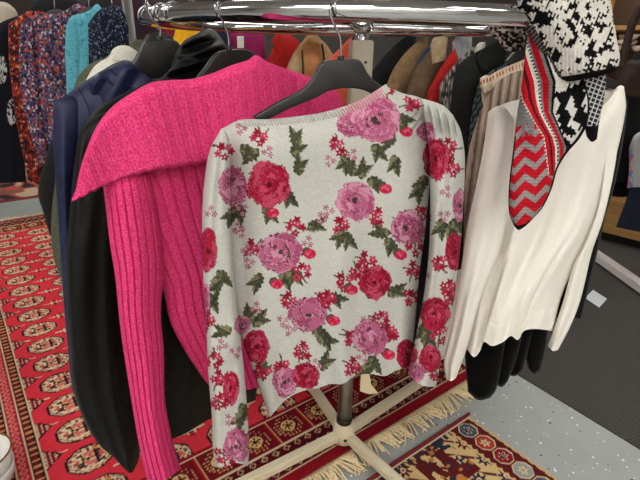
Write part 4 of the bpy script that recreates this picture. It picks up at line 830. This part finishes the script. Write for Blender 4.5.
# hanging clothes at the right edge, on a white rail
r3 = thing('garment_rail', 'white metal clothes rail at the right edge, its base bar on the mat', 'rack', (1.85, 2.6, 0))
wr = plain('white_rail_paint', (222, 214, 212), .35)
tube('top_bar', r3, wr, [[1.80, 2.98, 1.62], [1.86, 1.80, 1.62]], .016, 12)
tube('post', r3, wr, [[1.83, 2.42, .05], [1.83, 2.42, 1.62]], .018, 12)
box('base_bar', r3, wr, (1.83, 2.38, .045), (.055, 1.3, .055), 3, .006)
PR = Plane(1.75, 2.45, 62)
coat('black_jacket', 'black jacket hanging upper right beside the brown bag', 'jacket', black_cloth, Plane(1.75, 2.65, 8), [(617,110),(624,84),(634,60),(650,40),(690,40)], [(617,110),(616,150),(614,178),(617,182)], [(690,40),(690,182)], [(617,182),(690,182)], 301, .05, z0=.9)
def greyprint(X, Y, s, t):
    P = Paint(len(X), (158, 158, 160)); P.set((X < 633) & (gnoise(X*.4, Y*.4, 305) > .5), (70, 120, 170)); P.set((X < 632) & (gnoise(X*.5, Y*.5, 306) > .68), (190, 80, 90)); return P.c
coat('grey_tee', 'light grey printed t shirt at the right edge over the dark skirt', 't shirt', printm, Plane(1.7, 2.50, 8), [(629,148),(636,134),(660,126)], [(629,148),(629,170),(627,188)], [(660,126),(670,188)], [(627,188),(640,187),(670,188)], 305, .03, colf=greyprint, z0=.95)
coat('navy_skirt', 'dark navy skirt with a straight hem at the right edge above the white bar', 'skirt', cloth('ink_navy', (22, 26, 40), (28, 32, 48), 90), Plane(1.72, 2.56, 8), [(633,180),(660,176),(690,176)], [(633,180),(626,200),(616,227)], [(690,176),(700,240)], [(616,227),(640,232),(700,240)], 309, .04, z0=.7)
coat('black_trousers', 'black trousers hanging against the shelf right of the cream sweater', 'trousers', black_cloth, Plane(1.75, 2.78, 8), [(610,120),(622,100),(640,96)], [(610,120),(608,160),(603,194)], [(640,96),(634,196)], [(603,194),(620,197),(634,196)], 313, .04, z0=.8)
bp_ = on_shelf(-.13, .09, .316); sb_ = thing('white_bundle', 'crumpled white cloth bundle below the black trousers on the pine shelf', 'cloth', bp_)
Vb = []; Fb = []
nu, nv = 26, 14
for j in range(nv+1):
    for i in range(nu):
        a = 2*PI*i/nu; e = PI*j/nv-PI/2; rr = 1+.16*math.sin(3*a+2*e)+.1*math.sin(7*a-5*e); lx, ly = .12*rr*math.cos(a)*math.cos(e), .075*rr*math.sin(a)*math.cos(e)
        Vb.append([bp_[0]+SE[0]*lx+SN[0]*ly, bp_[1]+SE[1]*lx+SN[1]*ly, bp_[2]+.055+.05*math.sin(e)*(1+.1*math.sin(5*a))])
for j in range(nv):
    for i in range(nu): Fb.append([j*nu+i, j*nu+(i+1) % nu, (j+1)*nu+(i+1) % nu, (j+1)*nu+i])
link_mesh('folds', Vb, Fb, white_cotton, sb_)
# brown leather bag
bl = cloth('brown_leather', (44, 27, 22), (54, 34, 27), 20, .5, .2, 80, spec=.25)
PBg = Plane(1.6, 2.40, 8)
bg = thing('shoulder_bag', 'dark brown leather shoulder bag with a long strap hanging at the upper right', 'bag', at1(PBg, 625, 95))
patch('bag_body', bg, bl, PBg, [(620,64),(628,60),(638,60),(652,56),(660,60)], [(660,60),(664,80),(664,100)], [(609,92),(630,98),(664,100)], [(620,64),(615,78),(609,92)], .05, .04, 40, 40, 12, folds(320, .004, 1.5), topw=.15, botw=.06)
V, F = tube_geo(PBg.off(.02).at(*smooth_line([(622,68),(626,48),(631,28),(636,16),(643,8),(652,8),(658,24),(660,62)], 50).T), .020, 12, False, .45); link_mesh('handle', V, F, bl, bg)
tube('strap_hook', bg, steel, smooth_line([at1(PBg, 645, 8), at1(PBg, 645, 8)+np.array([.06, .0, .05]), [1.80, 2.42, 1.60], [1.83, 2.42, 1.642], [1.856, 2.42, 1.61]], 20), .003, 8)
# paper on the mat
pp = [on_floor(u, v, .0065) for u, v in ((585, 298), (593, 290), (607, 299), (585.5, 307))]
pp[3] = pp[0]+(pp[2]-pp[1])
V = [list(p) for p in pp]+[[p[0], p[1], p[2]+.0012] for p in pp]
pt = put(link_mesh('paper_sheet', V, [[4, 5, 6, 7], [3, 2, 1, 0], [0, 1, 5, 4], [1, 2, 6, 5], [2, 3, 7, 6], [3, 0, 4, 7]], plain('paper', (214, 222, 226), .8), loc=pp[0], smooth=False), 'small white paper sheet lying on the dark mat', 'paper')
# cream tag that hangs under the floral sweater
PTg = Plane(.13, 1.05, 10)
tg = put(slab('swing_tag', None, plain('tag_cream', (222, 204, 168), .7), PTg, [(362,352),(366,352),(371,384),(378,393),(369,394),(360,391)], .002, 0, None, at1(PTg, 368, 380)), 'cream card tag dangling below the hem of the floral sweater beside the pole', 'tag')
# white crockery bottom left
wg = plain('white_china', (232, 230, 226), .2)
bpos = on_floor(-13, 497, 0)
jug = thing('china_bowl', 'stacked white china bowl with a gilt rim at the lower left corner', 'bowl', (bpos[0], bpos[1], .0))
lathe('lower_bowl', jug, wg, [(0, .01), (.05, .01), (.055, .02), (.085, .07), (.092, .11), (.088, .11), (.08, .07), (.04, .03), (0, .03)], (bpos[0], bpos[1], 0), 40)
lathe('upper_bowl', jug, wg, [(0, .06), (.05, .06), (.075, .09), (.088, .155), (.084, .155), (.07, .1), (0, .08)], (bpos[0], bpos[1]+.012, 0), 40)
tube('gilt_rim', jug, brass, [[bpos[0]+.086*math.cos(q), bpos[1]+.012+.086*math.sin(q), .155] for q in np.linspace(0, 2*PI, 40, endpoint=False)], .003, 8, True)
# faint ambience of the bright shop outside the lamps
w = bpy.data.worlds.new('world'); S.world = w; w.use_nodes = True
w.node_tree.nodes['Background'].inputs[0].default_value = (1, 1, 1, 1); w.node_tree.nodes['Background'].inputs[1].default_value = .3
